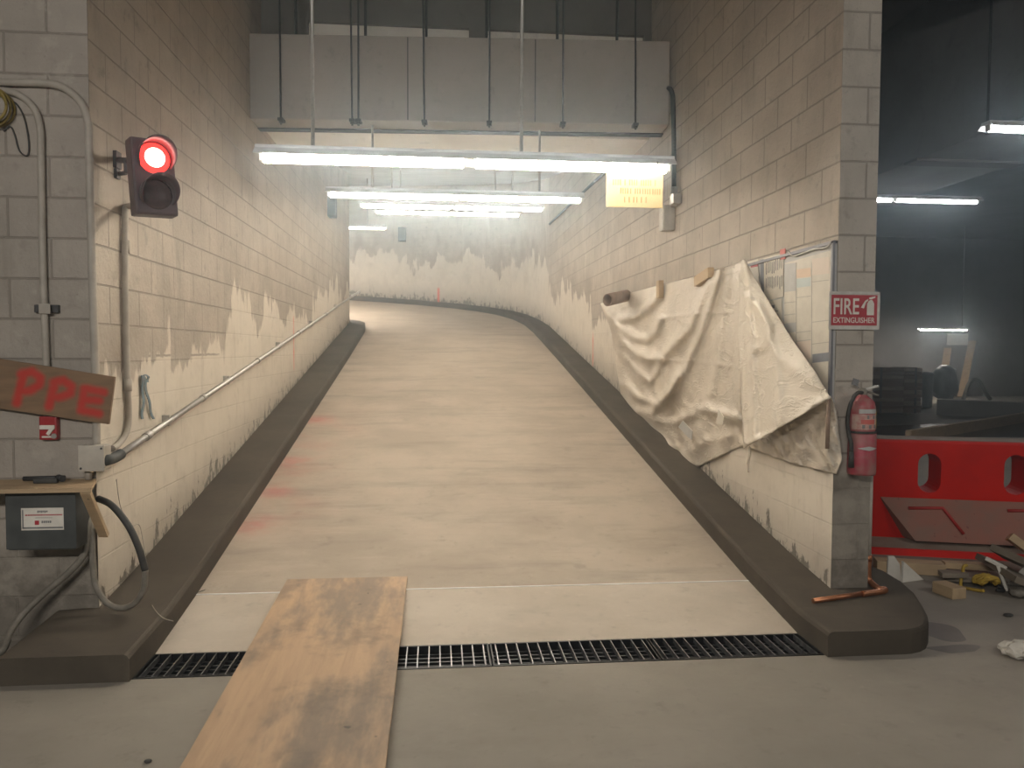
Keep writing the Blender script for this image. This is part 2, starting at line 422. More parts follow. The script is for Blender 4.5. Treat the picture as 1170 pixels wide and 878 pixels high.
# ------------------------------------------------------------------ the setting
def ribbon_wall(bm, pts, z0, z1, th, side=1, mats=(0, 0, 0), zt=None):
    """wall along plan points; pts is the visible face, th thickness to the given side; UV = (arc length, z)"""
    uvl = bm.loops.layers.uv.verify(); pts = [Vector((p[0], p[1], 0)) for p in pts]
    nr = []
    for i in range(len(pts)):
        t = (pts[min(i + 1, len(pts) - 1)] - pts[max(i - 1, 0)]).normalized(); nr.append(Vector((t.y, -t.x, 0)) * side * th)
    def quad(cs, uvs, mi):
        vs = [bm.verts.new(c) for c in cs]; f = bm.faces.new(vs); f.material_index = mi
        for l, u in zip(f.loops, uvs): l[uvl].uv = u
    s = 0
    for i in range(len(pts) - 1):
        a, b = pts[i], pts[i + 1]; a2, b2 = a + nr[i], b + nr[i + 1]; L = (b - a).length
        za, zb = (zt(a.y), zt(b.y)) if zt else (z1, z1)
        Z = lambda p, z: Vector((p.x, p.y, z))
        quad((Z(a, z0), Z(b, z0), Z(b, zb), Z(a, za)), ((s, z0), (s + L, z0), (s + L, zb), (s, za)), mats[0])
        quad((Z(b2, z0), Z(a2, z0), Z(a2, za), Z(b2, zb)), ((s + L, z0), (s, z0), (s, za), (s + L, zb)), mats[1])
        quad((Z(a, za), Z(b, zb), Z(b2, zb), Z(a2, za)), ((s, 0), (s + L, 0), (s + L, th), (s, th)), mats[1])
        s += L
    for i, mi in ((0, mats[2]), (-1, mats[1])):
        if mi is None: continue
        a, a2 = pts[i], pts[i] + nr[i]
        quad((Vector((a.x, a.y, z0)), Vector((a2.x, a2.y, z0)), Vector((a2.x, a2.y, z1)), Vector((a.x, a.y, z1))), ((.05, z0), (.05 + th, z0), (.05 + th, z1), (.05, z1)), mi)

ZC = 5.3
FARPATH = [(XR, 15.4), (2.17, 16.4), (2.02, 17.3), (1.72, 18.2), (1.25, 19.0), (.62, 19.7), (-.2, 20.35), (-1.2, 21.0), (-2.4, 21.6), (-3.8, 22.1), (-6, 22.6)]
bm = B(); ribbon_wall(bm, [(XR, YF), (XR, 7), (XR, 10), (XR, 15.4)], -.1, 6.8, XR2 - XR, 1, (0, 2, 1))
struct('wall_right', bm, [M['wall_right'], M['pier'], M['dark_wall']], 'right block wall of the ramp with its narrow end pier', 'wall')
bm = B(); ribbon_wall(bm, FARPATH, -.1, 6.8, .2, 1, (0, 1, 1))
struct('wall_back', bm, [M['wall_far'], M['dark_wall']], 'curved painted block wall at the top of the ramp', 'wall')
bm = B(); ribbon_wall(bm, [(XL, YF), (XL, 7), (XL, 10), (XL, 15.6)], -.1, 6.8, .3, -1, (0, 0, None))
struct('wall_left', bm, [M['wall_left'], M['wall_front']], 'left painted block wall of the ramp', 'wall')
bm = B(); ribbon_wall(bm, [(-6, YF), (XL - .001, YF)], -.1, ZC, .25, -1, (0, 0, 0))
struct('wall_front', bm, M['wall_front'], 'grey block wall left of the ramp mouth', 'wall')

# floor around the trench
bm = B()
DX0, DX1, DY0, DY1 = -1.385, 1.905, 3.575, 3.865
for (x0, x1, y0, y1) in ((-6, 22, -4, DY0), (-6, DX0, DY0, DY1), (DX1, 22, DY0, DY1), (-6, XL, DY1, 4.3), (2.3, 22, DY1, 30)):
    f = bm.faces.new([bm.verts.new((x, y, 0)) for x, y in ((x0, y0), (x1, y0), (x1, y1), (x0, y1))])
struct('floor', bm, M['floor'], 'grey concrete garage floor', 'floor')
bm = B()
ys = [DY1, 4.05, 4.25, 4.52]
for a, b in zip(ys, ys[1:]):
    bm.faces.new([bm.verts.new(p) for p in ((-1.8, a, ramp_z(a)), (2.3, a, ramp_z(a)), (2.3, b - .006 * (b == 4.52), ramp_z(b)), (-1.8, b - .006 * (b == 4.52), ramp_z(b)))])
struct('floor_apron', bm, M['apron'], 'pale concrete strip between the drain and the ramp joint', 'floor')
bm = B()
for a, b, x0, x1 in ((4.526, 9, -1.8, 2.3), (9, 15.3, -1.8, 2.3), (15.3, 24, -6.5, 2.3)):
    bm.faces.new([bm.verts.new(p) for p in ((x0, a, ramp_z(a)), (x1, a, ramp_z(a)), (x1, b, ramp_z(b)), (x0, b, ramp_z(b)))])
struct('floor_ramp', bm, M['ramp'], 'sloping concrete ramp climbing and turning left', 'floor')
bm = B(); box(bm, (.25, 4.522, ramp_z(4.52) + .0015), (4.1, .014, .004))
struct('trim_joint', bm, M['white_metal'], 'thin pale joint strip across the ramp', 'trim')
# trench
bm = B()
box(bm, ((DX0 + DX1) / 2, (DY0 + DY1) / 2, -.21), (DX1 - DX0, DY1 - DY0, .02))
for y in (DY0 - .005, DY1 + .005): box(bm, ((DX0 + DX1) / 2, y, -.105), (DX1 - DX0, .01, .2))
struct('floor_trench', bm, M['pit'], 'dark drain channel under the gratings', 'floor')

# kerbs
def kerb(rows, name, label):
    bm = B(); prev = None
    for k, (l, r, z0, z1) in enumerate(rows):
        l, r = Vector(l), Vector(r); d = (r - l).normalized(); ch = .022
        prof = [(l, z0), (l, z1 - ch), (l + d * ch * .4, z1 - ch * .35), (l + d * ch, z1), (r - d * ch, z1), (r - d * ch * .4, z1 - ch * .35), (r, z1 - ch), (r, z0)]
        if k == 0: ring0 = [bm.verts.new((p.x, p.y, z)) for p, z in prof]; bm.faces.new(ring0); prev = ring0; continue
        ring = [bm.verts.new((p.x, p.y, z)) for p, z in prof]
        for j in range(len(prof) - 1): f = bm.faces.new((prev[j], prev[j + 1], ring[j + 1], ring[j])); f.smooth = False
        prev = ring
    bm.faces.new(prev[::-1])
    return struct(name, bm, M['kerb'], label, 'kerb')

KH = .125
rows = []
for y, xr in ((3.55, 2.30), (3.553, 2.34), (3.575, 2.405), (3.61, 2.455), (3.68, 2.515), (3.78, 2.575), (3.9, 2.63), (4.05, 2.68), (4.2, 2.695), (4.33, 2.68), (4.43, 2.63), (4.49, 2.55), (4.51, 2.46), (4.512, 2.28)):
    rows.append(((1.905, y), (xr, y), -.02, KH + max(0, ramp_z(y) - .0)))
for y in (5.55, 5.56, 6, 8, 10, 12, 14): rows.append(((1.905 - (y > 12) * .01, y), (2.28, y), ramp_z(y) - .05, ramp_z(y) + KH))
IN = [(1.885, 15.2), (1.83, 16.3), (1.68, 17.2), (1.38, 18.05), (.92, 18.75), (.30, 19.4), (-.5, 20.0), (-1.45, 20.6), (-2.6, 21.15), (-4, 21.65), (-6, 22.15)]
OUT = [(2.28, 15.2)] + [(p[0] + .05, p[1] + .08) for p in FARPATH[1:]]
for a, b in zip(IN, OUT): rows.append((a, b, ramp_z(a[1]) - .06, ramp_z(a[1]) + KH))
kerb(rows, 'trim_1', 'dark concrete kerb along the right wall, rounded at the pier')
rows = []
for y in (3.55, 3.552, 4.10): rows.append(((-1.955, y), (-1.38, y), -.02, KH + ramp_z(y)))
for y in (4.12, 4.52, 5.7, 6, 8, 10, 12, 14, 15.2): rows.append(((XL - .06, y), (-1.38 - .006 * max(0, y - 12), y), ramp_z(y) - .05, ramp_z(y) + KH))
for y, x in ((15.6, -1.44), (15.85, -1.55), (16.0, -1.75)): rows.append(((-2.1, y), (x, y), ramp_z(y) - .05, ramp_z(y) + KH))
kerb(rows, 'trim_2', 'dark concrete kerb along the left wall')

# ceilings
bm = B()
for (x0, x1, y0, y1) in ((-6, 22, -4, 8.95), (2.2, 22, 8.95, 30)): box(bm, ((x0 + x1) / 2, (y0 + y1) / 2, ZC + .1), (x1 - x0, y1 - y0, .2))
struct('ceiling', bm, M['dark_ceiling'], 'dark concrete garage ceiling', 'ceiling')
bm = B(); z = lambda y: 3.72 + (y - 8) * .165
prism(bm, [(-6.2, 8.8, z(8.8)), (-6.2, 24, z(24)), (-6.2, 24, z(24) + .2), (-6.2, 8.8, z(8.8) + .2)], (8.5, 0, 0))
struct('ceiling_ramp', bm, M['ceiling'], 'sloping concrete ceiling over the ramp', 'ceiling')
bm = B(); box(bm, ((XL + XR) / 2, 8.42, 4.25), (XR - XL, .74, 1.06))
struct('wall_header', bm, M['plaster'], 'plastered wall strip above the duct', 'wall')
bm = B(); box(bm, ((XL + XR) / 2, 8.25, 5.04), (XR - XL, .5, .54))
for pa, pb in ((250, 352), (536, 556), (736, 790)):
    xa, xb = max(XL, aty(pa, 30, 8.0).x), min(XR, aty(pb, 30, 8.0).x); box(bm, ((xa + xb) / 2, 8.02, 4.66), (xb - xa, .06, .26))
struct('trim_beam', bm, M['beam'], 'dark concrete beam above the duct', 'beam')
# garage on the right
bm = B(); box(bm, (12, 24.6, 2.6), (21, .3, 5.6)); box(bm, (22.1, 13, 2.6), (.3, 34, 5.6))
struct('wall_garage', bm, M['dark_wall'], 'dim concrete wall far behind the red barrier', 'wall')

# ------------------------------------------------------------------ duct above the ramp mouth
t = thing('air_duct', 'wide boxed duct spanning the ramp above the lights', 'duct', (.236, 7.7, 3.70))
bm = B(); box(bm, (.236, 7.63, 4.03), (XR - XL - .03, .33, .78), bev=.008); obj('casing', bm, M['duct'], t)
for px in (322, 468, 611):
    p = aty(px, 90, 7.47)
    bm = B(); box(bm, (p.x, 7.465, 4.03), (.012, .012, .76)); obj('panel_joint', bm, M['dark_ceiling'], t)
bm = B(); box(bm, (.236, 7.82, 3.655), (XR - XL - .01, .04, .06)); box(bm, (.236, 7.79, 3.632), (XR - XL - .01, .10, .012)); obj('support_angle', bm, M['black_metal'], t)
for px in (323, 405, 412, 487, 560, 642, 722):
    p = aty(px, 138, 7.43)
    bm = B(); tube(bm, [(p.x, p.y, 3.58), (p.x + random.uniform(-.02, .02), p.y, ZC)], .009, 8)
    r_ = obj('hanger_rod', bm, M['black_metal'], t)
    bm = B(); box(bm, (p.x, p.y + .02, 3.625), (.05, .10, .025)); lathe(bm, [(.02, 0), (.02, .02)], (p.x, p.y, 3.595), n=6); obj('nut', bm, M['black_metal'], r_)
for px in (338, 418, 487, 555, 634, 700):
    p = aty(px, 30, 7.7)
    bm = B(); tube(bm, [(p.x, 7.7, 4.41), (p.x, 7.7, ZC)], .014, 8); obj('short_rod', bm, M['black_metal'], t)

t.rotation_euler.z = math.radians(-3.5); t.location.y -= .115
# ------------------------------------------------------------------ fluorescent lights
def fixture(label, loc, rotz=0.0, rods=(), top=ZC, tm='tube', group=None, tubes=(-.615, .615), L=1.15, half=1.23, lens_r=.030):
    t = thing('fluorescent_light', label, 'light', loc, group); lo = Vector(loc)
    R = Matrix.Rotation(rotz, 3, 'Z')
    P = lambda x, y, z: lo + R @ Vector((x, y, z))
    bm = B(); box(bm, P(0, 0, .048), (2 * half, .12, .03), R, .005)
    for s_ in (-1, 1): prism(bm, [P(-half, s_ * .06, .045), P(-half, s_ * .105, .006), P(-half, s_ * .100, .002), P(-half, s_ * .052, .042)], R @ Vector((2 * half, 0, 0)))
    obj('housing', bm, M['white_metal'], t)
    for x in tubes:
        bm = B(); tube(bm, [P(x - L / 2, 0, 0), P(x + L / 2, 0, 0)], lens_r, 14); obj('tube', bm, M[tm], t)
        for s in (-1, 1):
            bm = B(); box(bm, P(x + s * (L / 2 + .012), 0, .012), (.02, .06, .07), R, .004); obj('lamp_holder', bm, M['white_metal'], t)
    for x in rods:
        bm = B(); a = P(x, 0, .06); tube(bm, [a, (a.x, a.y, top(a.y) if callable(top) else top)], .011, 8); obj('hanger_rod', bm, M['steel'], t)
    return t

GL = 'fluorescent lights over the ramp'
ct = lambda y: 3.72 + (y - 8) * .165
a = aty(302, 183, 4.63); b = aty(760, 190, 4.63)
z1 = (a.z + b.z) / 2; xc = (a.x + b.x) / 2
fixture('nearest twin-tube light over the ramp, with the cream sign below it', (xc, 4.63, z1), 0, (aty(357, 100, 4.63).x - xc, aty(596, 100, 4.63).x - xc), ZC, group=GL)
for k, (y, dz, lab) in enumerate(((7.5, .0, 'second twin-tube light up the ramp, below the wide duct'), (10.4, 0, 'third twin-tube light up the ramp, glowing in the middle'), (13.2, 0, 'fourth twin-tube light, deepest of the straight ramp'))):
    py = (225.5, 237, 244)[k]; px = (522, 517, 512)[k]
    p = aty(px, py, y)
    fixture(lab, (p.x + (0.0, .0, 0)[k], y, p.z), 0, (-.8, .8), (3.625 if k == 0 else ct), group=GL)
p = aty(442, 261, 17.6)
t_ = fixture('short light at the bend, half hidden by the end of the left wall', (p.x - 1.23, 17.6, p.z), 0, (-.8, .8), ct, group=GL)
fixture('added fill light round the bend, out of sight behind the left wall', (-3.2, 16.4, 4.2), .8, (-.8, .8), ct, 'tube_fill', GL)  # out-of-view lamp added to brighten the curved far wall
fixture('added fill light deeper round the bend, unseen past the left wall', (-4.0, 18.6, 4.3), .6, (-.8, .8), ct, 'tube_fill', GL)  # second added lamp for the far wall, also out of view
# garage lights
GG = 'fluorescent lights in the dim garage'
p = atd(1118, 231, 10.6); fixture('twin-tube light hung under the garage duct, beside the pier edge', (p.x - 1.23, p.y, p.z), 0, (-.8, .8), 3.62, 'tube_dim', GG)
p = atd(1126, 147, 7.0); fixture('bright light at the upper right edge, under the garage duct', (p.x + 1.23, p.y, p.z), 0, (-.8, .8), 3.62, 'tube_dim', GG)
p = atd(1102, 377, 23.4); fixture('small distant light low on the far garage wall', (p.x - .68, p.y, p.z), 0, (.6,), ZC, 'tube_far', GG, (-.38, .38), .72, .78)

# garage duct
t = thing('garage_duct', 'long deep duct along the dim garage ceiling', 'duct', (5.88, 9.5, 3.62))
bm = B(); box(bm, (5.88, 10, 4.45), (1.24, 13.5, 1.66), bev=.01); obj('casing', bm, M['garage_duct'], t)
for y in (8.2, 10.6, 13.2):
    bm = B(); box(bm, (5.88, y, 3.612), (1.3, .24, .03)); obj('seam_band', bm, M['dark_ceiling'], t)
for y in (7.0, 9.2):
    bm = B(); tube(bm, [(5.235, y, 3.58), (5.235, y, ZC)], .012, 8); obj('hanger_rod', bm, M['black_metal'], t)
bm = B(); box(bm, (8.5, 6.2, 5.0), (12, .5, .6)); struct('trim_3', bm, M['dark_ceiling'], 'dark concrete beam across the garage ceiling', 'beam')

# ------------------------------------------------------------------ hanging sign below the near light
t = thing('hanging_sign', 'cream rectangular sign hanging below the right end of the near light', 'sign', tuple(aty(725, 238, 4.512)))
a = aty(693, 196, 4.512); b = aty(757, 238, 4.512)
bm = B(); box(bm, ((a.x + b.x) / 2, 4.512, (a.z + b.z) / 2), (b.x - a.x, .006, a.z - b.z)); obj('panel', bm, M['cream'], t)
for x in (a.x + .03, b.x - .03):
    bm = B(); tube(bm, [(x, 4.518, a.z - .01), (x, 4.522, a.z + .06), (x, 4.535, a.z + .075)], .003, 6); obj('hook', bm, M['steel'], t)
bm = B(); w = b.x - a.x
for row, (f0, f1) in enumerate(((.12, .9), (.25, .95), (.32, .72))):
    x = a.x + w * f0; zz = a.z - (a.z - b.z) * (.30 + .24 * row)
    while x < a.x + w * f1:
        box(bm, (x, 4.5075, zz), (.007, .002, .034)); x += random.choice((.014, .014, .018, .028))
obj('lettering', bm, M['cream_ink'], t)

# ------------------------------------------------------------------ drain gratings
labs = ['drain grating at the left kerb, beside the plywood', 'drain grating mostly under the plywood board', 'middle drain grating right of the plywood', 'drain grating nearest the right kerb']
gl = (DX1 - DX0) / 4
def grating(loc):
    t = thing('drain_grating', labs[0], 'drain grating', loc, 'gratings of the trench drain'); x0, y0, _ = loc
    L, D = gl - .008, DY1 - DY0 - .006
    bm = B()
    for s in (-1, 1):
        box(bm, (x0, y0 + s * (D / 2 - .006), -.012), (L, .012, .03)); box(bm, (x0 + s * (L / 2 - .004), y0, -.012), (.008, D, .03))
    obj('frame', bm, M['grate'], t)
    n = 15
    for k in range(n):
        x = x0 - L / 2 + L * (k + .5) / n
        bm = B(); box(bm, (x, y0, -.010), (.0055, D - .024, .026)); obj('bar', bm, M['grate_bright'], t)
    for k in range(5):
        y = y0 - D / 2 + D * (k + 1) / 6
        bm = B(); box(bm, (x0, y, -.034), (L - .02, .012, .014)); obj('cross_rod', bm, M['grate'], t)
    return t
g0 = grating((DX0 + gl / 2, (DY0 + DY1) / 2, 0))
for k in range(1, 4):
    c = copy_tree(g0); c.location.x = DX0 + gl * (k + .5); c['label'] = labs[k]

# ------------------------------------------------------------------ plywood board
a = Vector((0, 2.21, 0)); b = Vector((0, 4.65, ramp_z(4.65))); d = (b - a); ang = math.atan2(d.z, d.y)
bm = B(); R = Matrix.Rotation(ang, 3, 'X')
ny = 24
xl0, xr0 = -.893, -.182
n_ = R @ Vector((0, 0, 1))
def pl(y): return a + d * y
vv = []
for k in range(ny + 1):
    q = pl(k / ny); j1, j2 = random.uniform(-.001, .001), random.uniform(-.001, .001)
    vv.append([bm.verts.new((x, q.y, q.z + e)) for x, e in ((xl0 + j1, .001), (xr0 + j2, .001), (xr0 + j2, .019), (xl0 + j1, .019))])
for p, q in zip(vv, vv[1:]):
    for j in range(4):
        f = bm.faces.new((p[j], p[(j + 1) % 4], q[(j + 1) % 4], q[j])); f.material_index = 0 if j == 2 else 1
for r_ in (vv[0], vv[-1]): bm.faces.new(r_).material_index = 1
solo('plywood_board', bm, [M['ply'], M['ply_edge']], 'long worn plywood board laid over the drain onto the ramp', 'board')

# ------------------------------------------------------------------ traffic light on the left wall
tc = Vector((-1.50, 4.16, 0)); p = aty(177, 202, 4.16); tc = p.copy()
t = thing('traffic_light', 'two-lens traffic light lit red on the left wall', 'traffic light', tuple(tc))
R = Matrix.Rotation(math.radians(36), 3, 'Z') @ Matrix.Rotation(math.radians(-3), 3, 'Y') @ Matrix.Rotation(math.radians(-2), 3, 'X')
P = lambda x, y, z: tc + R @ Vector((x, y, z))
HW, HH = .105, .195
bm = B(); box(bm, P(0, .05, 0), (2 * HW, .10, 2 * HH), R, .012); box(bm, P(0, -.004, 0), (2 * HW - .012, .012, 2 * HH - .012), R, .004); obj('housing', bm, M['signal_body'], t)
RX = R @ Matrix.Rotation(PI / 2, 3, 'X')      # local z of the lathe points to -y (the front)
for zc, mat, nm in ((.092, 'red_lens', 'red_lens'), (-.092, 'dark_lens', 'unlit_lens')):
    bm = B(); lathe(bm, [(.078, .008), (.077, .012), (.06, .022), (.03, .028), (.004, .030)], P(0, 0, zc), n=32, rot=RX); le = obj(nm, bm, M[mat], t)
    if zc > 0:
        for r0, n in ((0, 1), (.012, 6), (.023, 12), (.034, 18), (.043, 24)):
            for k in range(n):
                a_ = 2 * PI * k / n
                if r0 == 0: bm = B()
                lathe(bm, [(.0068, 0), (.006, .006), (.002, .008)], P(r0 * math.cos(a_) , -.026 + r0 * .12, zc + r0 * math.sin(a_)), n=8, rot=RX)
        obj('led_cluster', bm, M['led_core'], le)
    bm = B(); ns = 26       # open visor: a hood over the upper part of the lens
    rows = []
    for k in range(ns + 1):
        th = math.radians(-35 + 250 * k / ns); le_ = .03 + .10 * max(0, math.sin((k / ns) * PI)) ** .7
        ring = []
        for rr, yy in ((.086, 0), (.092, -le_), (.088, -le_), (.082, 0)):
            ring.append(bm.verts.new(P(rr * math.cos(th), yy, zc + rr * math.sin(th))))
        rows.append(ring)
    for q, s in zip(rows, rows[1:]):
        for j in range(4): f = bm.faces.new((q[j], q[(j + 1) % 4], s[(j + 1) % 4], s[j])); f.smooth = True
    bm.faces.new(rows[0]); bm.faces.new(rows[-1][::-1]); obj('visor', bm, M['signal_body'], t)
w = atx(134, 183, XL + .01)
bm = B(); e = P(-.08, .09, .09); tube(bm, [w, e], .016, 10); box(bm, w, (.02, .07, .09), None, .003); box(bm, w + (e - w) * .72 + Vector((0, 0, -.03)), (.03, .03, .07), None, .003); obj('bracket', bm, M['black_metal'], t)
bm = B(); w = atx(134, 199, XL + .01); tube(bm, [w, w + Vector((.05, -.01, .005))], .012, 8); box(bm, w, (.015, .05, .05)); obj('wall_stud', bm, M['black_metal'], t)

# conduits
def pipe(name, label, cat, pts, r, mat, group=None, couplings=(), sm=6, cm=None):
    t = thing(name, label, cat, tuple(Vector(pts[0])), group)
    path = smooth_path(pts, sm); bm = B(); tube(bm, path, r, 12); obj('pipe', bm, mat, t)
    for (p, d) in couplings:
        p = Vector(p); d = Vector(d).normalized(); bm = B(); tube(bm, [p - d * .035, p + d * .035], r * 1.28, 12); obj('coupling', bm, cm or mat, t)
    return t
xw = XL + .022
e = P(-.02, .09, -.16)
q = [tuple(e), tuple(atx(146, 236, xw)), tuple(atx(143, 250, xw)), tuple(atx(143, 330, xw)), tuple(atx(145, 420, xw)), tuple(atx(147, 475, xw)), tuple(atx(144, 495, xw)), tuple(atx(135, 508, xw)), tuple(atx(128, 513, xw + .02))]
pipe('conduit', 'painted conduit dropping from the traffic light down the left wall', 'conduit', q, .017, M['painted_pipe'], couplings=[(atx(143.5, 282, xw), (0, 0, 1)), (atx(146, 440, xw), (0, 0, 1))])
yw = YF - .022
q = [aty(-60, 91, yw), aty(0, 94, yw), aty(48, 95, yw), aty(72, 100, yw), aty(92, 117, yw), aty(101, 142, yw), aty(102, 175, yw), aty(105, 300, yw), aty(109, 430, yw), aty(110.5, 512, yw)]
pipe('conduit', 'outer painted conduit bending down beside the wall corner', 'conduit', q, .019, M['painted_pipe'], 'bent conduits on the front wall')
q = [aty(-60, 101, yw), aty(0, 103, yw), aty(24, 110, yw), aty(40, 126, yw), aty(46, 148, yw), aty(47, 180, yw), aty(49, 300, yw), aty(53, 416, yw), aty(54, 440, yw)]
pipe('conduit', 'inner painted conduit bending down into the PPE board', 'conduit', q, .017, M['painted_pipe'], 'bent conduits on the front wall')
# strut clamp
p = aty(54, 353, YF - .012)
t = thing('pipe_clamp', 'small steel strut clamp holding the inner conduit', 'clamp', tuple(p))
bm = B(); box(bm, p, (.115, .024, .04), None, .003); obj('strut', bm, M['black_metal'], t)
bm = B(); box(bm, aty(51, 353, yw - .024), (.055, .008, .05), None, .003); obj('strap', bm, M['painted_pipe'], t)
# rail conduit up the left wall
xr_ = XL + .045
A_ = atx(138, 519, xr_); E_ = atx(411, 333, xr_)
dd = (E_ - A_)
cps = [(A_ + dd * f, dd) for f in (.03, .115, .25, .42, .60)]
t = pipe('rail_conduit', 'long galvanised pipe rising along the left wall', 'conduit', [A_, A_ + dd * .5, E_], .019, M['steel'], None, cps, 2)
for f in (.06, .17, .33, .5, .7, .9):
    p = A_ + dd * f; bm = B(); box(bm, (XL + .022, p.y, p.z), (.05, .03, .07), None, .004); obj('wall_clip', bm, M['steel'], t)
bm = B(); tube(bm, smooth_path([A_, atx(131, 523, xr_), aty(122, 526, YF - .05), aty(116, 527, YF - .05)], 5), .029, 12); obj('elbow', bm, M['grey_box'], t)
# junction box
a = aty(90, 510, YF - .09); b = aty(119, 538, YF - .09); c = (a + b) / 2
t = thing('junction_box', 'pale square junction box at the wall corner above the shelf', 'junction box', (c.x, YF - .045, b.z))
bm = B(); box(bm, (c.x, YF - .045, c.z), (b.x - a.x, .09, a.z - b.z), None, .006); obj('box', bm, M['jbox'], t)
bm = B(); box(bm, (c.x, YF - .092, c.z), (b.x - a.x + .006, .006, a.z - b.z + .006), None, .002); obj('cover', bm, M['jbox'], t)
for sx, sz in ((-1, -1), (1, 1)):
    bm = B(); lathe(bm, [(.006, 0), (.005, .004)], (c.x + sx * .05, YF - .095, c.z + sz * .05), n=10, rot=Matrix.Rotation(PI / 2, 3, 'X')); obj('screw', bm, M['black_metal'], t)
bm = B(); tube(bm, [aty(101, 536, YF - .04), aty(101, 548, YF - .04)], .017, 10); obj('bottom_hub', bm, M['painted_pipe'], t)
# loose loop of wire and yellow coil at the left edge
pts = [aty(x, y, YF - .008) for x, y in ((8, 115), (18, 118), (27, 133), (32, 155), (33, 172), (30, 178), (22, 172), (17, 155), (12, 145), (4, 150))]
bm = B(); tube(bm, smooth_path(pts), .004, 6); solo('loose_wire', bm, M['rubber'], 'thin dark wire looping down the front wall beside the yellow coil', 'wire')
c = aty(-9, 122, YF - .05)
t = thing('cable_coil', 'yellow cable coil hanging on the front wall at the picture edge', 'cable coil', tuple(c))
for k in range(7):
    rr = .085 - .006 * (k % 3); bm = B()
    pts = [(c.x + rr * math.cos(2 * PI * j / 28), c.y + .012 * (k - 3) , c.z + (rr + .006 * (k % 2)) * math.sin(2 * PI * j / 28)) for j in range(29)]
    tube(bm, pts, .0065, 8); obj('loop', bm, M['yellow_cable'], t)
bm = B(); tube(bm, [(c.x, YF - .001, c.z + .078), (c.x, YF - .11, c.z + .078)], .008, 8); obj('hook', bm, M['black_metal'], t)

# ------------------------------------------------------------------ PPE board
yb = YF - .064
bl = [aty(-14, 408, yb), aty(131, 431, yb), aty(124, 485, yb), aty(-14, 465, yb)]
o_ = (bl[0] + bl[2]) / 2; lo = Vector((o_.x, yb, min(v.z for v in bl)))
g = G('spray_painted_board'); x, y, z = g.sep(g.obj)
n1 = g.noise(1.2, 6, .65, g.scl(g.obj, (2.5, 1, 16))); n2 = g.noise(40, 3, .6)
colr = g.mix(g.ss(n1, .33, .67), (.235, .15, .085), (.165, .105, .062))
P1 = [(26, 426.6), (17.8, 460.8)], [(23, 428), (35.5, 425)], [(35.5, 425), (45, 432)], [(45, 432), (43.7, 440)], [(43.7, 440), (33, 447)], [(33, 447), (22, 447)]
P2 = [(61.5, 437.5), (54.7, 465)], [(60, 437.5), (71, 435)], [(71, 435), (80.6, 441.6)], [(80.6, 441.6), (79, 450)], [(79, 450), (68, 454)], [(68, 454), (59, 454)]
E1 = [(95.7, 444.4), (91.6, 469)], [(95.7, 444.4), (117.5, 448.5)], [(94, 456.7), (112, 458)], [(91.6, 469), (112, 473)]
dm = None
for s in (*P1, *P2, *E1):
    q0, q1 = (aty(*s[0], yb - .01) - lo), (aty(*s[1], yb - .01) - lo)
    ds = g.seg(x, z, (q0.x, q0.z), (q1.x, q1.z)); dm = ds if dm is None else g.mn(dm, ds)
dm = g.add(dm, g.mul(g.sub(n2, .5), .012))
colr = g.mix(g.mul(g.ss(dm, .038, .004), .85), colr, (.50, .022, .018))
M['board_red'] = g.finish(colr, .7, 0, n1, .1, .003, .35)
bm = B(); prism(bm, bl, (0, .018, 0))
tag(obj('ppe_board', bm, M['board_red'], None, lo), 'tilted brown board with PPE sprayed in red', 'sign')

# fire alarm
a = aty(44, 476, YF - .04); b = aty(65, 503, YF - .04); c = (a + b) / 2; w_, h_ = b.x - a.x, a.z - b.z
t = thing('fire_alarm', 'small red fire alarm pull station below the PPE board', 'fire alarm', (c.x, YF - .02, b.z))
bm = B(); box(bm, (c.x, YF - .02, c.z), (w_, .04, h_), None, .008); obj('case', bm, M['alarm'], t)
bm = B(); box(bm, (c.x, YF - .045, c.z + .005), (w_ * .82, .012, .022), None, .003); box(bm, (c.x + .012, YF - .045, c.z - .018), (.018, .012, .035), Matrix.Rotation(.6, 3, 'Y'), .002); box(bm, (c.x + .002, YF - .042, c.z - .044), (w_ * .7, .006, .009), None, .002); obj('pull_handle', bm, M['white'], t)
bm = B(); lathe(bm, [(.014, 0), (.013, .004)], (c.x + .03, YF - .041, c.z - .04), n=16, rot=Matrix.Rotation(PI / 2, 3, 'X')); obj('key_lock', bm, M['steel'], t)

# shelf
zb = .835
q0, q1 = aty(-30, 549, YF), aty(125, 547, YF)
zs = q1.z
xf = atz(104, 558, zs); yfr = xf.y
t = thing('wall_shelf', 'rough wooden plank shelf on the front wall over the grey box', 'shelf', (-2.1, 3.98, zs))
bm = B(); prism(bm, [(-2.75, YF, zs), (XL, YF, zs), (xf.x, yfr, zs), (-2.75, yfr - .02, zs)], (0, 0, -.02)); obj('plank', bm, M['lumber'], t)
bm = B(); s0 = Vector((xf.x - .03, yfr + .012, zs - .02)); s1 = aty(119, 612, YF - .012)
dv = (s1 - s0).normalized(); ux = Vector((1, 0, 0)) - dv * dv.x; ux.normalize(); uy = dv.cross(ux)
q = [s0 + ux * i * .022 + uy * j * .012 for i, j in ((-1, -1), (1, -1), (1, 1), (-1, 1))]; prism(bm, q, s1 - s0); obj('brace', bm, M['lumber'], t)
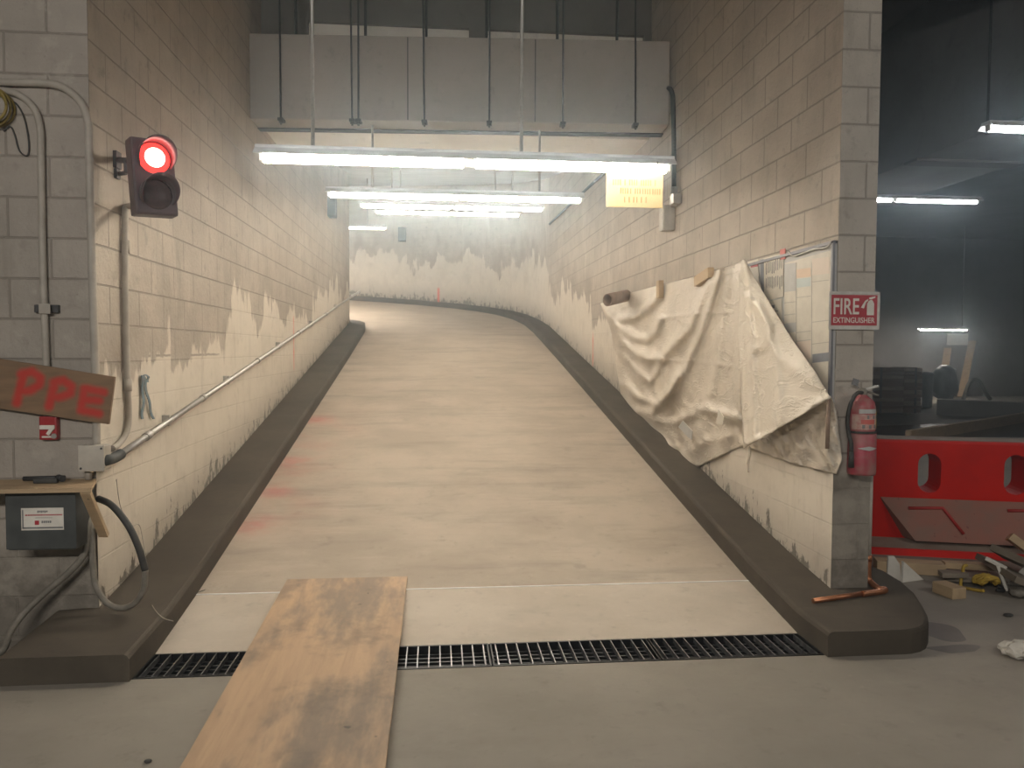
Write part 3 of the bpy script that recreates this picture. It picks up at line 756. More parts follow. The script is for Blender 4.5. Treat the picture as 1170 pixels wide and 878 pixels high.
# dark tool on shelf
c = atz(50, 549, zs + .012)
t = thing('caulking_gun', 'dark flat tool lying on the wooden shelf', 'tool', (c.x, c.y, zs))
bm = B(); box(bm, (c.x + .02, c.y - .02, zs + .012), (.11, .03, .022), Matrix.Rotation(.06, 3, 'Z'), .006); obj('handle', bm, M['rubber'], t)
bm = B(); tube(bm, [(c.x - .11, c.y + .03, zs + .016), (c.x + .09, c.y + .02, zs + .020)], .012, 10); obj('barrel', bm, M['black_metal'], t)
bm = B(); tube(bm, [(c.x + .06, c.y + .02, zs + .022), (c.x + .095, c.y - .012, zs + .02)], .016, 10); obj('head', bm, M['black_metal'], t)

# grey box
yb2 = 3.90
a = aty(8, 565, yb2); b = aty(87, 628, yb2); c = (a + b) / 2; w_, h_ = b.x - a.x, zs - .021 - b.z; zc = (zs - .021 + b.z) / 2
t = thing('electrical_box', 'dark grey electrical box with a white label under the shelf', 'electrical box', (c.x, 4.0, b.z))
bm = B(); box(bm, (c.x, (yb2 + YF) / 2, zc), (w_, YF - yb2, h_), None, .006); obj('enclosure', bm, M['grey_box'], t)
bm = B(); box(bm, (c.x, yb2 - .004, zc), (w_ + .012, .008, h_ - .012), None, .004); obj('door_panel', bm, M['grey_box'], t)
a2 = aty(24, 581, yb2 - .009); b2 = aty(73, 605.5, yb2 - .009); lw, lh = b2.x - a2.x, a2.z - b2.z
bm = B(); box(bm, ((a2.x + b2.x) / 2, yb2 - .009, (a2.z + b2.z) / 2), (lw, .002, lh)); lb = obj('label', bm, M['white'], t); lb['label'] = 'white label with small print'
def rel(bm, fx0, fz0, fx1, fz1, dy=.0012): box(bm, (a2.x + lw * (fx0 + fx1) / 2, yb2 - .010 - dy / 2, a2.z - lh * (fz0 + fz1) / 2), (lw * (fx1 - fx0), dy, lh * (fz1 - fz0)))
bm = B(); rel(bm, .025, .08, .055, .93); rel(bm, .025, .86, .98, .93)
for k in range(6): rel(bm, .385 + .042 * k, .12, .385 + .042 * k + .032, .21 - .02 * (k % 2))
for k in range(5): rel(bm, .48 + .048 * k, .58, .48 + .048 * k + .035, .68)
obj('dark_print', bm, M['ink'], lb)
bm = B(); xx = .10
while xx < .96: wd = random.uniform(.02, .05); rel(bm, xx, .29, min(xx + wd, .97), .345); xx += wd + .012
rel(bm, .32, .57, .42, .76); obj('red_print', bm, M['redprint'], lb)
bm = B()
for k in range(9): rel(bm, .34 + .045 * k, .42, .34 + .045 * k + .03, .46)
obj('grey_print', bm, M['pale_ink'], lb)

# cables
def cable(name, label, px, r, mat, ring=0, cat='cable'):
    path = smooth_path(px, 8); bm = B()
    if ring: rr = [r * (1 + .12 * (k % 2)) for k in range(len(path))]; tube(bm, path, rr, 10)
    else: tube(bm, path, r, 10)
    return solo(name, bm, mat, label, cat)
q = [aty(112, 570, 4.06), aty(128, 578, 4.02), aty(146, 600, 3.98), aty(158, 625, 3.97), aty(166, 652, 3.97)]
q2 = [aty(166, 652, 3.97), aty(164, 674, 3.98), aty(153, 690, 4.0), aty(137, 695, 4.02), aty(121, 688, 4.03), aty(109, 668, 4.04), aty(106, 640, 4.04), aty(105, 612, 4.05), aty(100, 585, 4.07)]
t = thing('cable_loop', 'thick black cable looping out from under the shelf round the corner', 'cable', tuple(q[2]))
bm = B(); tube(bm, smooth_path(q, 8), .017, 10); obj('black_sleeve', bm, M['rubber'], t)
bm = B(); tube(bm, smooth_path(q2, 8), .015, 10); obj('dusty_length', bm, M['dusty_cable'], t)
q = [aty(99, 590, 4.06), aty(100, 605, 4.04), aty(97, 632, 4.03), aty(78, 655, 4.02), aty(52, 677, 4.0), aty(28, 700, 3.97), aty(12, 722, 3.9), aty(4, 742, 3.8), aty(-12, 752, 3.75)]
cable('grey_cable', 'dusty grey cable sagging from the grey box down to the floor', q, .017, M['dusty_cable'])
q = [atx(133, 548, XL + .01), atx(138, 580, XL + .01), atx(150, 600, XL + .02), atx(160, 602, XL + .02), atx(166, 640, XL + .06), atx(168, 676, XL + .12), atz(175, 694, .16), atz(186, 706, .15), atz(198, 710, .14)]
cable('thin_wire', 'thin grey wire trailing down the left wall onto the kerb', q, .0022, M['painted_pipe'], cat='wire')
q = [atz(205, 693, .09), atz(214, 683, .10), atz(232, 675, .095), atz(250, 672, .09), atz(266, 673, .088)]
cable('wire_offcut', 'short bent wire offcut lying on the pale strip by the left kerb', q, .0022, M['grey_box'], cat='wire')

# blue tape
t = thing('blue_tape', 'strip of blue tape hanging on the left wall', 'tape', tuple(atx(167, 480, XL + .02)))
for pts in (((162, 429), (163, 445), (163, 465), (162, 479)), ((164, 430), (167, 445), (171, 465), (175, 479)), ((163, 430), (166, 428), (169, 432), (168, 437))):
    bm = B(); pp = smooth_path([atx(x, y, XL + .014) for x, y in pts], 5); prev = None
    for k, v in enumerate(pp):
        row = [bm.verts.new(v + Vector((.004 * math.sin(k * .9), s * .017, 0))) for s in (-1, 1)]
        if prev: bm.faces.new((prev[0], prev[1], row[1], row[0]))
        prev = row
    r_ = bmesh.ops.extrude_face_region(bm, geom=bm.faces[:]); bmesh.ops.translate(bm, vec=(.003, 0, 0), verts=[g_ for g_ in r_['geom'] if isinstance(g_, bmesh.types.BMVert)])
    obj('strip', bm, M['blue'], t)

# wall boxes
def wallbox(name, label, px0, py0, px1, py1, X, sgn, dep, mat, ylen):
    a = atx((px0 + px1) / 2, py0, X); b = atx((px0 + px1) / 2, py1, X); cy = a.y
    t = thing(name, label, 'electrical box', (X, cy, b.z))
    bm = B(); box(bm, (X + sgn * dep / 2, cy, (a.z + b.z) / 2), (dep, ylen, a.z - b.z), None, .006); obj('box', bm, mat, t)
    bm = B(); box(bm, (X + sgn * (dep + .003), cy, (a.z + b.z) / 2), (.006, ylen - .02, a.z - b.z - .02), None, .002); obj('cover', bm, mat, t)
    return t
wallbox('switch_box', 'small steel box high on the left wall under the lights', 369, 222, 381, 248, XL, 1, .12, M['grey_box'], .25)
t = wallbox('switch_box', 'pale steel switch box on the right wall beside the cream sign', 764, 236, 774, 264, XR, -1, .11, M['jbox'], .14)
p0 = atx(770, 236, XR - .05)
bm = B(); tube(bm, [atx(770, 236, XR - .05), atx(770, 214, XR - .05)], .034, 12); box(bm, atx(772, 228, XR - .04), (.08, .12, .09), None, .006); obj('fitting', bm, M['steel'], t)
q = [atx(770, 214, XR - .03), atx(770, 170, XR - .03), atx(769, 120, XR - .03), atx(768, 107, XR - .03), atx(764, 101, XR - .04), atx(757, 107, XR - .06), (XR - .06, 7.33, atx(752, 116, XR - .06).z)]
pipe('conduit', 'dark conduit from the duct down to the switch box on the right wall', 'conduit', q, .022, M['grey_box'])
q = [atx(600, 279, XR - .03), atx(602, 276, XR - .03), atx(640, 240, XR - .03)]
a = atx(601, 277, XR - .03); 
pipe('conduit', 'thin conduit running along the far part of the right wall', 'conduit', [atx(628, 256, XR - .025), atx(650, 235, XR - .025), atx(690, 198, XR - .025)], .02, M['grey_box'], sm=2)
p = atd(460, 270, 20.6)
bm = B(); box(bm, (p.x, 20.64, p.z), (.20, .2, .36), None, .01); solo('meter_box', bm, M['grey_box'], 'grey box on the curved wall behind the bend', 'electrical box')

# ------------------------------------------------------------------ notice board, papers, sheeting on the right wall
XB = XR - .02
t = thing('notice_board', 'grey-framed notice board on the right wall beside the pier', 'notice board', tuple(atx(905, 440, XR)))
yb0, yb1 = atx(851, 300, XB).y, atx(953, 300, XB).y
zt = atx(952, 275, XB).z; zbm = atx(945, 512, XB).z
bm = B(); box(bm, (XR - .008, (yb0 + yb1) / 2, (zt + zbm) / 2), (.016, yb0 - yb1, zt - zbm), None, .002); obj('backing', bm, M['greyprint'], t)
bm = B(); box(bm, (XR - .014, yb1 + .012, (zt + zbm) / 2), (.028, .024, zt - zbm), None, .003); box(bm, (XR - .014, (yb0 + yb1) / 2, zt - .01), (.028, yb0 - yb1, .02), None, .003); obj('frame', bm, M['board'], t)
def on_board(bm, quad, X, th=.0015):
    prism(bm, [atx(px, py, X) for px, py in quad], (th, 0, 0))
# large chart in a sleeve
CHX = XR - .022
t = thing('wall_chart', 'large laminated chart of coloured blocks on the notice board', 'chart', tuple(atx(922, 430, CHX)))
bm = B(); on_board(bm, [(896, 301), (950, 286), (945, 455), (896, 455)], CHX, .004); obj('sheet', bm, M['paper'], t)
# column x limits top/bottom
def colx(f): return 896 + f * 52
cells = [('greyprint', 0, .26, 302, 334), ('paper', .26, .60, 288, 305), ('orangeprint', .27, .58, 308, 318), ('blueprint', .27, .58, 319, 329), ('peachprint', .61, .99, 296, 315),
         ('greyprint', 0, .25, 370, 381), ('peachprint', .27, .58, 391, 412), ('navy', .62, .99, 405, 415), ('pale_ink', .0, .24, 346, 346.8), ('pale_ink', 0, .24, 360, 360.8),
         ('pale_ink', .26, .58, 340, 340.8), ('pale_ink', .26, .58, 380, 380.8), ('pale_ink', .26, .58, 390, 390.8), ('pale_ink', .61, .98, 322, 322.8), ('pale_ink', .61, .98, 368, 368.8), ('pale_ink', .61, .98, 393, 393.8)]
for mname, f0, f1, y0, y1 in cells:
    if mname == 'paper': continue
    sl = -.12
    x0, x1 = colx(f0), colx(f1)
    bm = B(); on_board(bm, [(x0, y0), (x1, y0 + sl * (x1 - x0)), (x1, y1 + sl * (x1 - x0)), (x0, y1)], CHX - .001, .001)
    obj('printed_block', bm, M[mname], t)
for f in (.255, .595):
    bm = B(); on_board(bm, [(colx(f), 300), (colx(f) + .8, 300), (colx(f) + .8, 440), (colx(f), 440)], CHX - .001, .001); obj('column_line', bm, M['pale_ink'], t)
bm = B(); pts = [atx(x, y, CHX - .004) for x, y in ((901, 287), (906, 293), (916, 290), (930, 285), (944, 283), (950, 277))]; tube(bm, smooth_path(pts, 4), .006, 6); obj('sleeve_edge', bm, M['sleeve'], t)
# tall list
t = thing('printed_notice', 'tall printed notice with a dark left margin on the notice board', 'notice', tuple(atx(882, 345, CHX)))
bm = B(); on_board(bm, [(869, 296), (895, 290), (895, 339), (871, 345)], CHX, .002); obj('sheet', bm, M['paper'], t)
bm = B(); on_board(bm, [(868.5, 297), (872.5, 296), (873, 343), (870, 344)], CHX - .001, .001); obj('margin', bm, M['navy'], t)
bm = B()
for row in range(2):
    x = 875.0
    while x < 893:
        y0 = (298, 317)[row] - (x - 875) * .2 + random.uniform(0, 3); on_board(bm, [(x, y0), (x + .9, y0), (x + .9, y0 + random.uniform(9, 15)), (x, y0 + 13)], CHX - .0012, .001); x += 2.2
obj('lettering', bm, M['ink'], t)
t = thing('printed_notice', 'small framed page below the tall notice on the board', 'notice', tuple(atx(882, 378, CHX)))
bm = B(); on_board(bm, [(871, 347), (893, 341), (893, 380), (872, 372)], CHX - .0005, .002); obj('sheet', bm, M['paper'], t)
bm = B()
for r_, (xa, xb, hh) in enumerate(((875, 885, 3.5), (875, 889, .8), (875, 889, .8), (876, 889, .8), (877, 889, .8))):
    y0 = 350 + r_ * 4.5 + (2 if r_ else 0); on_board(bm, [(xa, y0), (xb, y0 - 1.5), (xb, y0 - 1.5 + hh), (xa, y0 + hh)], CHX - .0015, .001)
obj('lettering', bm, M['ink'], t)
t = thing('printed_notice', 'narrow red-headed notice beside the top of the white sheeting', 'notice', tuple(atx(861, 320, CHX)))
bm = B(); on_board(bm, [(854, 299), (866, 296), (867, 325), (858, 325)], CHX, .002); obj('sheet', bm, M['paper'], t)
bm = B(); on_board(bm, [(857, 303), (866, 301), (866, 304.5), (858, 306)], CHX - .001, .001); obj('red_heading', bm, M['redprint'], t)
bm = B(); on_board(bm, [(891, 285.5), (897, 284), (897, 296), (891.5, 297)], CHX - .003, .004); solo('red_tag', bm, M['pinkred'], 'small red tag at the top of the notice board', 'tag')
# steel bar leaning below board
a = atx(947, 456, XR - .12); b = atx(945, 513, XR - .125)
bm = B(); tube(bm, [a, b], .011, 8); solo('steel_bar', bm, M['cardboard'], 'thin dark bar hanging over the sheeting near the pier', 'bar')

# draped sheeting
def polyat(pl_, s):
    ts = [0]
    for a, b in zip(pl_, pl_[1:]): ts.append(ts[-1] + math.dist(a, b))
    x = s * ts[-1]
    for i in range(len(pl_) - 1):
        if x <= ts[i + 1] or i == len(pl_) - 2:
            f = (x - ts[i]) / max(1e-9, ts[i + 1] - ts[i]); return (pl_[i][0] + (pl_[i + 1][0] - pl_[i][0]) * f, pl_[i][1] + (pl_[i + 1][1] - pl_[i][1]) * f)
def dseg(p, a, b):
    dx, dy = b[0] - a[0], b[1] - a[1]; t = max(0, min(1, ((p[0] - a[0]) * dx + (p[1] - a[1]) * dy) / (dx * dx + dy * dy + 1e-9)))
    return math.hypot(p[0] - a[0] - t * dx, p[1] - a[1] - t * dy)
def ridge(p, folds):
    h = 0
    for pl_, wd, am in folds:
        d = min(dseg(p, a, b) for a, b in zip(pl_, pl_[1:])); h += am * math.exp(-(d / wd) ** 2)
    return h
def pwl(tab, s):
    for (s0, p0), (s1, p1) in zip(tab, tab[1:]):
        if s <= s1: f = (s - s0) / (s1 - s0); return (p0[0] + (p1[0] - p0[0]) * f, p0[1] + (p1[1] - p0[1]) * f)
    return tab[-1][1]
def sheet(top, bot, folds, base, nu, nv, hem=.0):
    bm = B(); g_ = []
    for i in range(nu + 1):
        s = i / nu; a, b = pwl(top, s), pwl(bot, s); row = []
        for j in range(nv + 1):
            t_ = j / nv; p = (a[0] + (b[0] - a[0]) * t_, a[1] + (b[1] - a[1]) * t_)
            off = base(p, s, t_) + .62 * ridge(p, folds)
            off = max(.006, off)
            row.append(bm.verts.new(atx(p[0], p[1], XR - off)))
        g_.append(row)
    for i in range(nu):
        for j in range(nv):
            f = bm.faces.new((g_[i][j], g_[i + 1][j], g_[i + 1][j + 1], g_[i][j + 1])); f.smooth = True
    return bm
top = [(0, (686, 347)), (.08, (712, 337)), (.22, (757, 325)), (.36, (803, 314)), (.52, (848, 298)), (.60, (864, 318)), (.80, (915, 400)), (1, (949, 452))]
bot = [(0, (688, 352)), (.06, (698, 378)), (.12, (705, 425)), (.16, (711, 462)), (.20, (719, 486)), (.25, (738, 499)), (.28, (745, 512)), (.34, (766, 524)), (.42, (797, 534)), (.52, (847, 510)), (.56, (856, 512)), (.72, (902, 529)), (.90, (955, 542)), (.94, (962, 525)), (1, (956, 470))]
folds = [([(691, 359), (710, 365), (725, 362), (740, 352), (752, 338)], 5, .09), ([(698, 366), (722, 385), (739, 388), (748, 380), (753, 366)], 5, .08),
         ([(700, 374), (712, 392), (725, 403), (742, 411), (756, 408), (787, 376), (811, 322)], 6, .10), ([(745, 470), (765, 448), (783, 420), (800, 380), (814, 338), (822, 308)], 5, .09),
         ([(716, 410), (728, 424), (742, 437), (750, 426), (755, 412)], 4, .06), ([(712, 440), (730, 455), (753, 463), (764, 450), (773, 431)], 5, .07),
         ([(730, 470), (750, 480), (770, 483), (788, 475), (804, 466), (845, 480)], 6, .06), ([(843, 318), (845, 360), (845, 414), (847, 468)], 4, .05),
         ([(832, 312), (826, 360), (820, 410), (812, 450)], 5, .04), ([(720, 488), (745, 500), (770, 512)], 4, .04),
         ([(755, 364), (800, 358), (838, 357)], 1.6, .014), ([(700, 406), (756, 411), (795, 413), (843, 420)], 1.6, .016), ([(775, 461), (810, 470), (845, 475)], 1.6, .016), ([(795, 318), (793, 360), (788, 410), (778, 460)], 1.6, .012),
         ([(862, 512), (895, 505), (930, 515)], 7, .03), ([(945, 470), (940, 500), (950, 530)], 6, .03), ([(780, 520), (805, 505), (835, 498)], 6, .03)]
def base_main(p, s, t_): return .02 + .045 * math.sin(PI * min(1, t_ * 1.0)) * (1 if s < .55 else .55) + .012 * math.sin(p[0] * .21 + p[1] * .07) * t_ + .006 * math.sin(p[0] * .5 - p[1] * .3) * t_
t = thing('plastic_sheeting', 'large dusty white sheeting draped over boards on the right wall', 'sheeting', tuple(atx(800, 533, XR - .03)))
o = obj('main_sheet', sheet(top, bot, folds, base_main, 190, 90), M['tarp'], t)
md = o.modifiers.new('thickness', 'SOLIDIFY'); md.thickness = .002
ftop = [(0, (848, 297)), (.12, (845, 318)), (.4, (844, 380)), (.8, (848, 468)), (1, (850, 513))]
fbot = [(0, (851, 297)), (.12, (861, 316)), (.3, (878, 344)), (.55, (905, 388)), (.8, (931, 424)), (1, (949, 455))]
ffolds = [([(851, 304), (856, 350), (860, 420), (862, 500)], 5, .05), ([(853, 306), (866, 345), (884, 400), (892, 480)], 7, .045), ([(849, 310), (849, 400), (850, 505)], 3, .03), ([(856, 340), (880, 372), (874, 395), (862, 400)], 5, .03),
          ([(856, 506), (885, 496), (908, 484), (930, 462), (946, 455)], 3.5, .04), ([(860, 380), (905, 420), (935, 440)], 8, .02)]
def base_flap(p, s, t_): return .085 + .05 * math.sin(PI * t_) * s + .02 * s
o = obj('folded_flap', sheet(ftop, fbot, ffolds, base_flap, 90, 60), M['flap'], t); o['label'] = 'brighter flap folded over the chart'
md = o.modifiers.new('thickness', 'SOLIDIFY'); md.thickness = .002
q = [atx(x, y, XR - .05) for x, y in ((855, 510), (856, 520), (854, 530), (855, 540))]
bm = B(); tube(bm, smooth_path(q, 4), [.012] * 9 + [.008] * 3 + [.004], 6); obj('torn_strip', bm, M['flap'], t)
# dark patch on sheet
def on_sheet(name, quad, off, mat, lab, cat, th=.004):
    bm = B(); prism(bm, [atx(px, py, XR - off) for px, py in quad], (th, 0, 0)); return solo(name, bm, mat, lab, cat)
bm = B(); prism(bm, [atx(px, py, XR - .14) for px, py in ((775, 488), (780, 481), (791, 493), (790, 503), (786, 500))], (.004, 0, 0)); o = obj('tape_patch', bm, M['greyprint'], t); o['label'] = 'grey patch low on the sheeting'
bm = B(); prism(bm, [atx(px, py, XR - .14) for px, py in ((818, 484), (821, 468), (827, 477), (825, 486))], (.004, 0, 0)); o = obj('torn_corner', bm, M['paper'], t)
# wood blocks holding sheeting
def block(name, px, py, yl, zl, lab, rot=0.0, dep=.05):
    c = atx(px, py, XR - .045 - dep / 2); bm = B(); box(bm, c, (dep, yl, zl), Matrix.Rotation(rot, 3, 'X'), .004); return solo(name, bm, M['lumber_y'], lab, 'wood block', 'wood blocks pinning the sheeting')
block('wood_block', 804, 317, .34, .085, 'flat wood block on the sheeting top, nearer the notice board', -.13)
block('wood_block', 754, 331, .09, .17, 'upright narrow wood block on the sheeting top, nearer the tube')
# tube poking out at the far end
c0, c1 = atx(694, 343, XR - .40), atx(716, 338, XR - .05)
t = thing('cardboard_tube', 'brown hollow tube end poking from the far end of the sheeting', 'tube', tuple(c0))
bm = B(); rr = .068; n = 20; d_ = (c1 - c0).normalized(); ux = d_.cross(Vector((0, 0, 1))).normalized(); uz = ux.cross(d_)
rings = []
for r_, tt in ((rr, 1), (rr, 0), (rr * .86, 0), (rr * .86, .7)):
    rings.append([bm.verts.new(c0 + (c1 - c0) * tt + (ux * math.cos(2 * PI * k / n) * .8 + uz * math.sin(2 * PI * k / n)) * r_) for k in range(n)])
for a, b in zip(rings, rings[1:]):
    for k in range(n): f = bm.faces.new((a[k], a[(k + 1) % n], b[(k + 1) % n], b[k])); f.smooth = True
bm.faces.new(rings[-1]); obj('tube', bm, M['cardboard'], t)

# ------------------------------------------------------------------ extinguisher sign
ys_ = YF - .012
a = aty(947.5, 333, ys_); b = aty(1004.5, 377, ys_); w_, h_ = b.x - a.x, a.z - b.z; c = (a + b) / 2
t = thing('extinguisher_sign', 'red FIRE EXTINGUISHER sign in a clear sleeve on the pier', 'sign', (c.x, ys_, b.z))
bm = B(); box(bm, (c.x, ys_, c.z), (w_, .004, h_)); box(bm, (c.x, ys_ - .003, a.z - .008), (w_ * .98, .006, .012)); box(bm, (c.x - .11, ys_ + .006, c.z), (.04, .012, .15)); obj('sleeve', bm, M['sleeve'], t)
bm = B(); box(bm, (c.x - .002, ys_ - .0028, c.z + .002), (w_ * .90, .002, h_ * .80)); obj('red_panel', bm, M['redprint'], t)
def text_mesh(body, size, loc, xs=1.0, font_bold=True, ext=.0006):
    cu = bpy.data.curves.new('t', 'FONT'); cu.body = body; cu.size = size; cu.align_x = 'LEFT'; cu.align_y = 'BOTTOM'; cu.extrude = ext; cu.offset = size * .012 if font_bold else 0
    o = bpy.data.objects.new('t', cu); C.objects.link(o); dg = bpy.context.evaluated_depsgraph_get(); me = bpy.data.meshes.new_from_object(o.evaluated_get(dg))
    bpy.data.objects.remove(o); bpy.data.curves.remove(cu)
    xsn = [v.co.x for v in me.vertices]; zsn = [v.co.y for v in me.vertices]
    w0, h0, x0, y0 = max(xsn) - min(xsn), max(zsn) - min(zsn), min(xsn), min(zsn)
    return me, w0, h0, x0, y0
def put_text(bm, body, x0, x1, z0, z1, y):
    me, w0, h0, a0, b0 = text_mesh(body, .1, None)
    me.transform(Matrix.Translation((x0, y, z0)) @ Matrix.Rotation(PI / 2, 4, 'X') @ Matrix.Diagonal(((x1 - x0) / w0, (z1 - z0) / h0, 1, 1)) @ Matrix.Translation((-a0, -b0, 0)))
    bm.from_mesh(me); bpy.data.meshes.remove(me)
fx = lambda f: a.x + w_ * f
fz = lambda f: a.z - h_ * f
bm = B(); put_text(bm, 'FIRE', fx(.085), fx(.585), fz(.60), fz(.18), ys_ - .0042); obj('lettering', bm, M['white'], t)
bm = B(); put_text(bm, 'EXTINGUISHER', fx(.085), fx(.90), fz(.825), fz(.68), ys_ - .0042); obj('lettering', bm, M['white'], t)
bm = B(); yy = ys_ - .0036
prism(bm, [(fx(u), yy, fz(v)) for u, v in ((.74, .62), (.74, .32), (.77, .25), (.80, .22), (.84, .22), (.86, .26), (.88, .32), (.88, .62))], (0, -.001, 0))
prism(bm, [(fx(u), yy, fz(v)) for u, v in ((.62, .42), (.70, .24), (.76, .19), (.76, .24), (.72, .28), (.68, .44))], (0, -.001, 0))
prism(bm, [(fx(u), yy, fz(v)) for u, v in ((.78, .20), (.78, .15), (.90, .12), (.90, .16), (.84, .19), (.84, .20))], (0, -.001, 0))
obj('pictogram', bm, M['white'], t)

# ------------------------------------------------------------------ fire extinguisher
ye = YF - .09
c = aty(984.5, 498, ye); zb_ = aty(985, 541, ye).z; zt_ = aty(985, 455, ye).z; zm = aty(985, 494, ye).z
t = thing('fire_extinguisher', 'dusty red fire extinguisher mounted on the pier end', 'fire extinguisher', (c.x, ye, zb_))
bm = B(); R0 = .068
lathe(bm, [(.02, zb_ - c.z), (R0 - .006, zb_ - c.z), (R0, zb_ - c.z + .01), (R0, zt_ - c.z - .05), (R0 * .9, zt_ - c.z - .02), (R0 * .6, zt_ - c.z + .0), (.022, zt_ - c.z + .014), (.02, zt_ - c.z + .03)], (c.x, ye, c.z), n=28); obj('cylinder', bm, M['ext_red'], t)
bm = B(); lathe(bm, [(R0 + .004, zb_ - .004), (R0 + .007, zb_ + .01), (R0 + .005, zm - .008), (R0 + .002, zm - .004)], (c.x + .003, ye, 0), n=28); obj('lower_cover', bm, M['ext_cover'], t)
def band(bm, z0, z1, r, a0, a1, n=16):
    prev = None
    for k in range(n + 1):
        th = a0 + (a1 - a0) * k / n
        row = [bm.verts.new((c.x + rr * math.sin(th), ye - rr * math.cos(th), zz)) for rr, zz in ((r, z0), (r, z1), (r - .004, z1), (r - .004, z0))]
        if prev:
            for j in range(4): f = bm.faces.new((prev[j], prev[(j + 1) % 4], row[(j + 1) % 4], row[j]))
        else: bm.faces.new(row)
        prev = row
    bm.faces.new(prev[::-1])
z_of = lambda py: aty(985, py, ye - R0).z
bm = B(); band(bm, z_of(491.5), z_of(474), R0 + .002, -1.35, 1.35); lb = obj('label', bm, M['ext_dust'], t)
bm = B(); band(bm, z_of(473), z_of(468), R0 + .003, -.75, .75); obj('label_bar', bm, M['greyprint'], lb)
bm = B()
for k in range(3): band(bm, z_of(490), z_of(486), R0 + .004, -.5 + .5 * k, -.3 + .5 * k, 4)
for th in (-.15, .35, .75): band(bm, z_of(479), z_of(475), R0 + .004, th, th + .15, 4)
obj('label_print', bm, M['ink'], lb)
bm = B(); band(bm, z_of(485), z_of(480), R0 + .004, -.6, .5); obj('red_text', bm, M['pinkred'], lb)
bm = B(); band(bm, z_of(490), z_of(471), R0 + .0035, .85, 1.3, 5); obj('yellow_strip', bm, M['yellow'], lb)
bm = B(); band(bm, z_of(496), z_of(493.5), R0 + .008, -2.6, 2.6, 30); obj('strap', bm, M['rubber'], t)
# diamond emblem
bm = B(); n = 8; rr = R0 + .0105
for k in range(n):
    def vv_(kk):
        u = kk / n; th = -.75 + 1.5 * u; hh = .011 * (1 - abs(2 * u - 1)) + .0008; zc_ = z_of(513)
        return [bm.verts.new((c.x + r_ * math.sin(th), ye - r_ * math.cos(th), zc_ + s * hh)) for r_ in (rr, rr - .003) for s in (-1, 1)]
    A1, B1 = vv_(k), vv_(k + 1); bm.faces.new((A1[0], A1[1], B1[1], B1[0])); bm.faces.new((A1[2], A1[3], B1[3], B1[2]))
obj('emblem', bm, M['greyprint'], t)
ztop = zt_ + .02
bm = B(); lathe(bm, [(.02, ztop - .01), (.022, ztop), (.022, ztop + .025), (.014, ztop + .035)], (c.x, ye, 0), n=16); obj('valve', bm, M['dusty_cable'], t)
bm = B(); box(bm, (c.x + .035, ye, ztop + .033), (.11, .02, .012), Matrix.Rotation(-.25, 3, 'Y'), .003); obj('lever', bm, M['sleeve'], t)
bm = B(); box(bm, (c.x + .045, ye, ztop + .01), (.09, .02, .010), Matrix.Rotation(.35, 3, 'Y'), .003); obj('carry_handle', bm, M['dusty_cable'], t)
bm = B(); q = [(c.x - .01, ye - .012, ztop + .01), (c.x - .05, ye - .025, ztop + .005), (c.x - .085, ye - .03, ztop - .05), (c.x - .095, ye - .02, ztop - .14), (c.x - .085, ye - .02, ztop - .22), (c.x - .078, ye - .03, zm - .05), (c.x - .074, ye - .03, zm - .10)]
tube(bm, smooth_path(q, 6), .011, 10); obj('hose', bm, M['rubber'], t)
bm = B(); tube(bm, [(c.x - .074, ye - .03, zm - .10), (c.x - .073, ye - .03, zm - .19)], [.012, .017], 10); obj('nozzle', bm, M['rubber'], t)
bm = B(); pq = aty(979.5, 437, ye); box(bm, (pq.x, ye + .02, pq.z), (.036, .004, .036), Matrix.Rotation(.3, 3, 'Y')); tube(bm, [(pq.x, ye + .02, pq.z - .015), (c.x, ye, ztop + .02)], .002, 5); obj('service_tag', bm, M['ink'], t)
bm = B(); box(bm, (c.x, YF - .01, zm), (.05, .02, .26), None, .003); obj('bracket', bm, M['black_metal'], t)

# ------------------------------------------------------------------ copper pipe at the pier foot
xp = XR2 + .02
q = [(xp, YF + .03, .75), (xp, YF + .03, .35)]
zk = KH + .034
t = thing('copper_pipe', 'copper pipe bent from the pier side onto the rounded kerb', 'pipe', (xp, YF, .2))
bm = B(); tube(bm, [(xp, YF + .03, .80), (xp, YF + .03, .30)], .014, 12); o = obj('upper_length', bm, M['painted_pipe'], t); o['label'] = 'greyed upper length'
e1 = atz(1010, 674, zk)
pth = smooth_path([(xp, YF + .03, .31), (xp, YF + .03, .24), (xp + .003, YF + .02, .19), (xp + .02, YF - .04, zk + .005), (e1.x + .005, e1.y, zk), (e1.x - .03, e1.y - .03, zk), (atz(985, 679, zk))], 6)
bm = B(); tube(bm, pth, .017, 12); obj('elbow', bm, M['copper'], t)
e2 = atz(929, 687, zk - .012); bm = B(); tube(bm, [atz(998, 677, zk), e2], .014, 12); obj('lower_length', bm, M['copper'], t)
bm = B(); tube(bm, [(xp, YF + .03, .335), (xp, YF + .03, .30)], .02, 12); obj('coupling', bm, M['copper'], t)

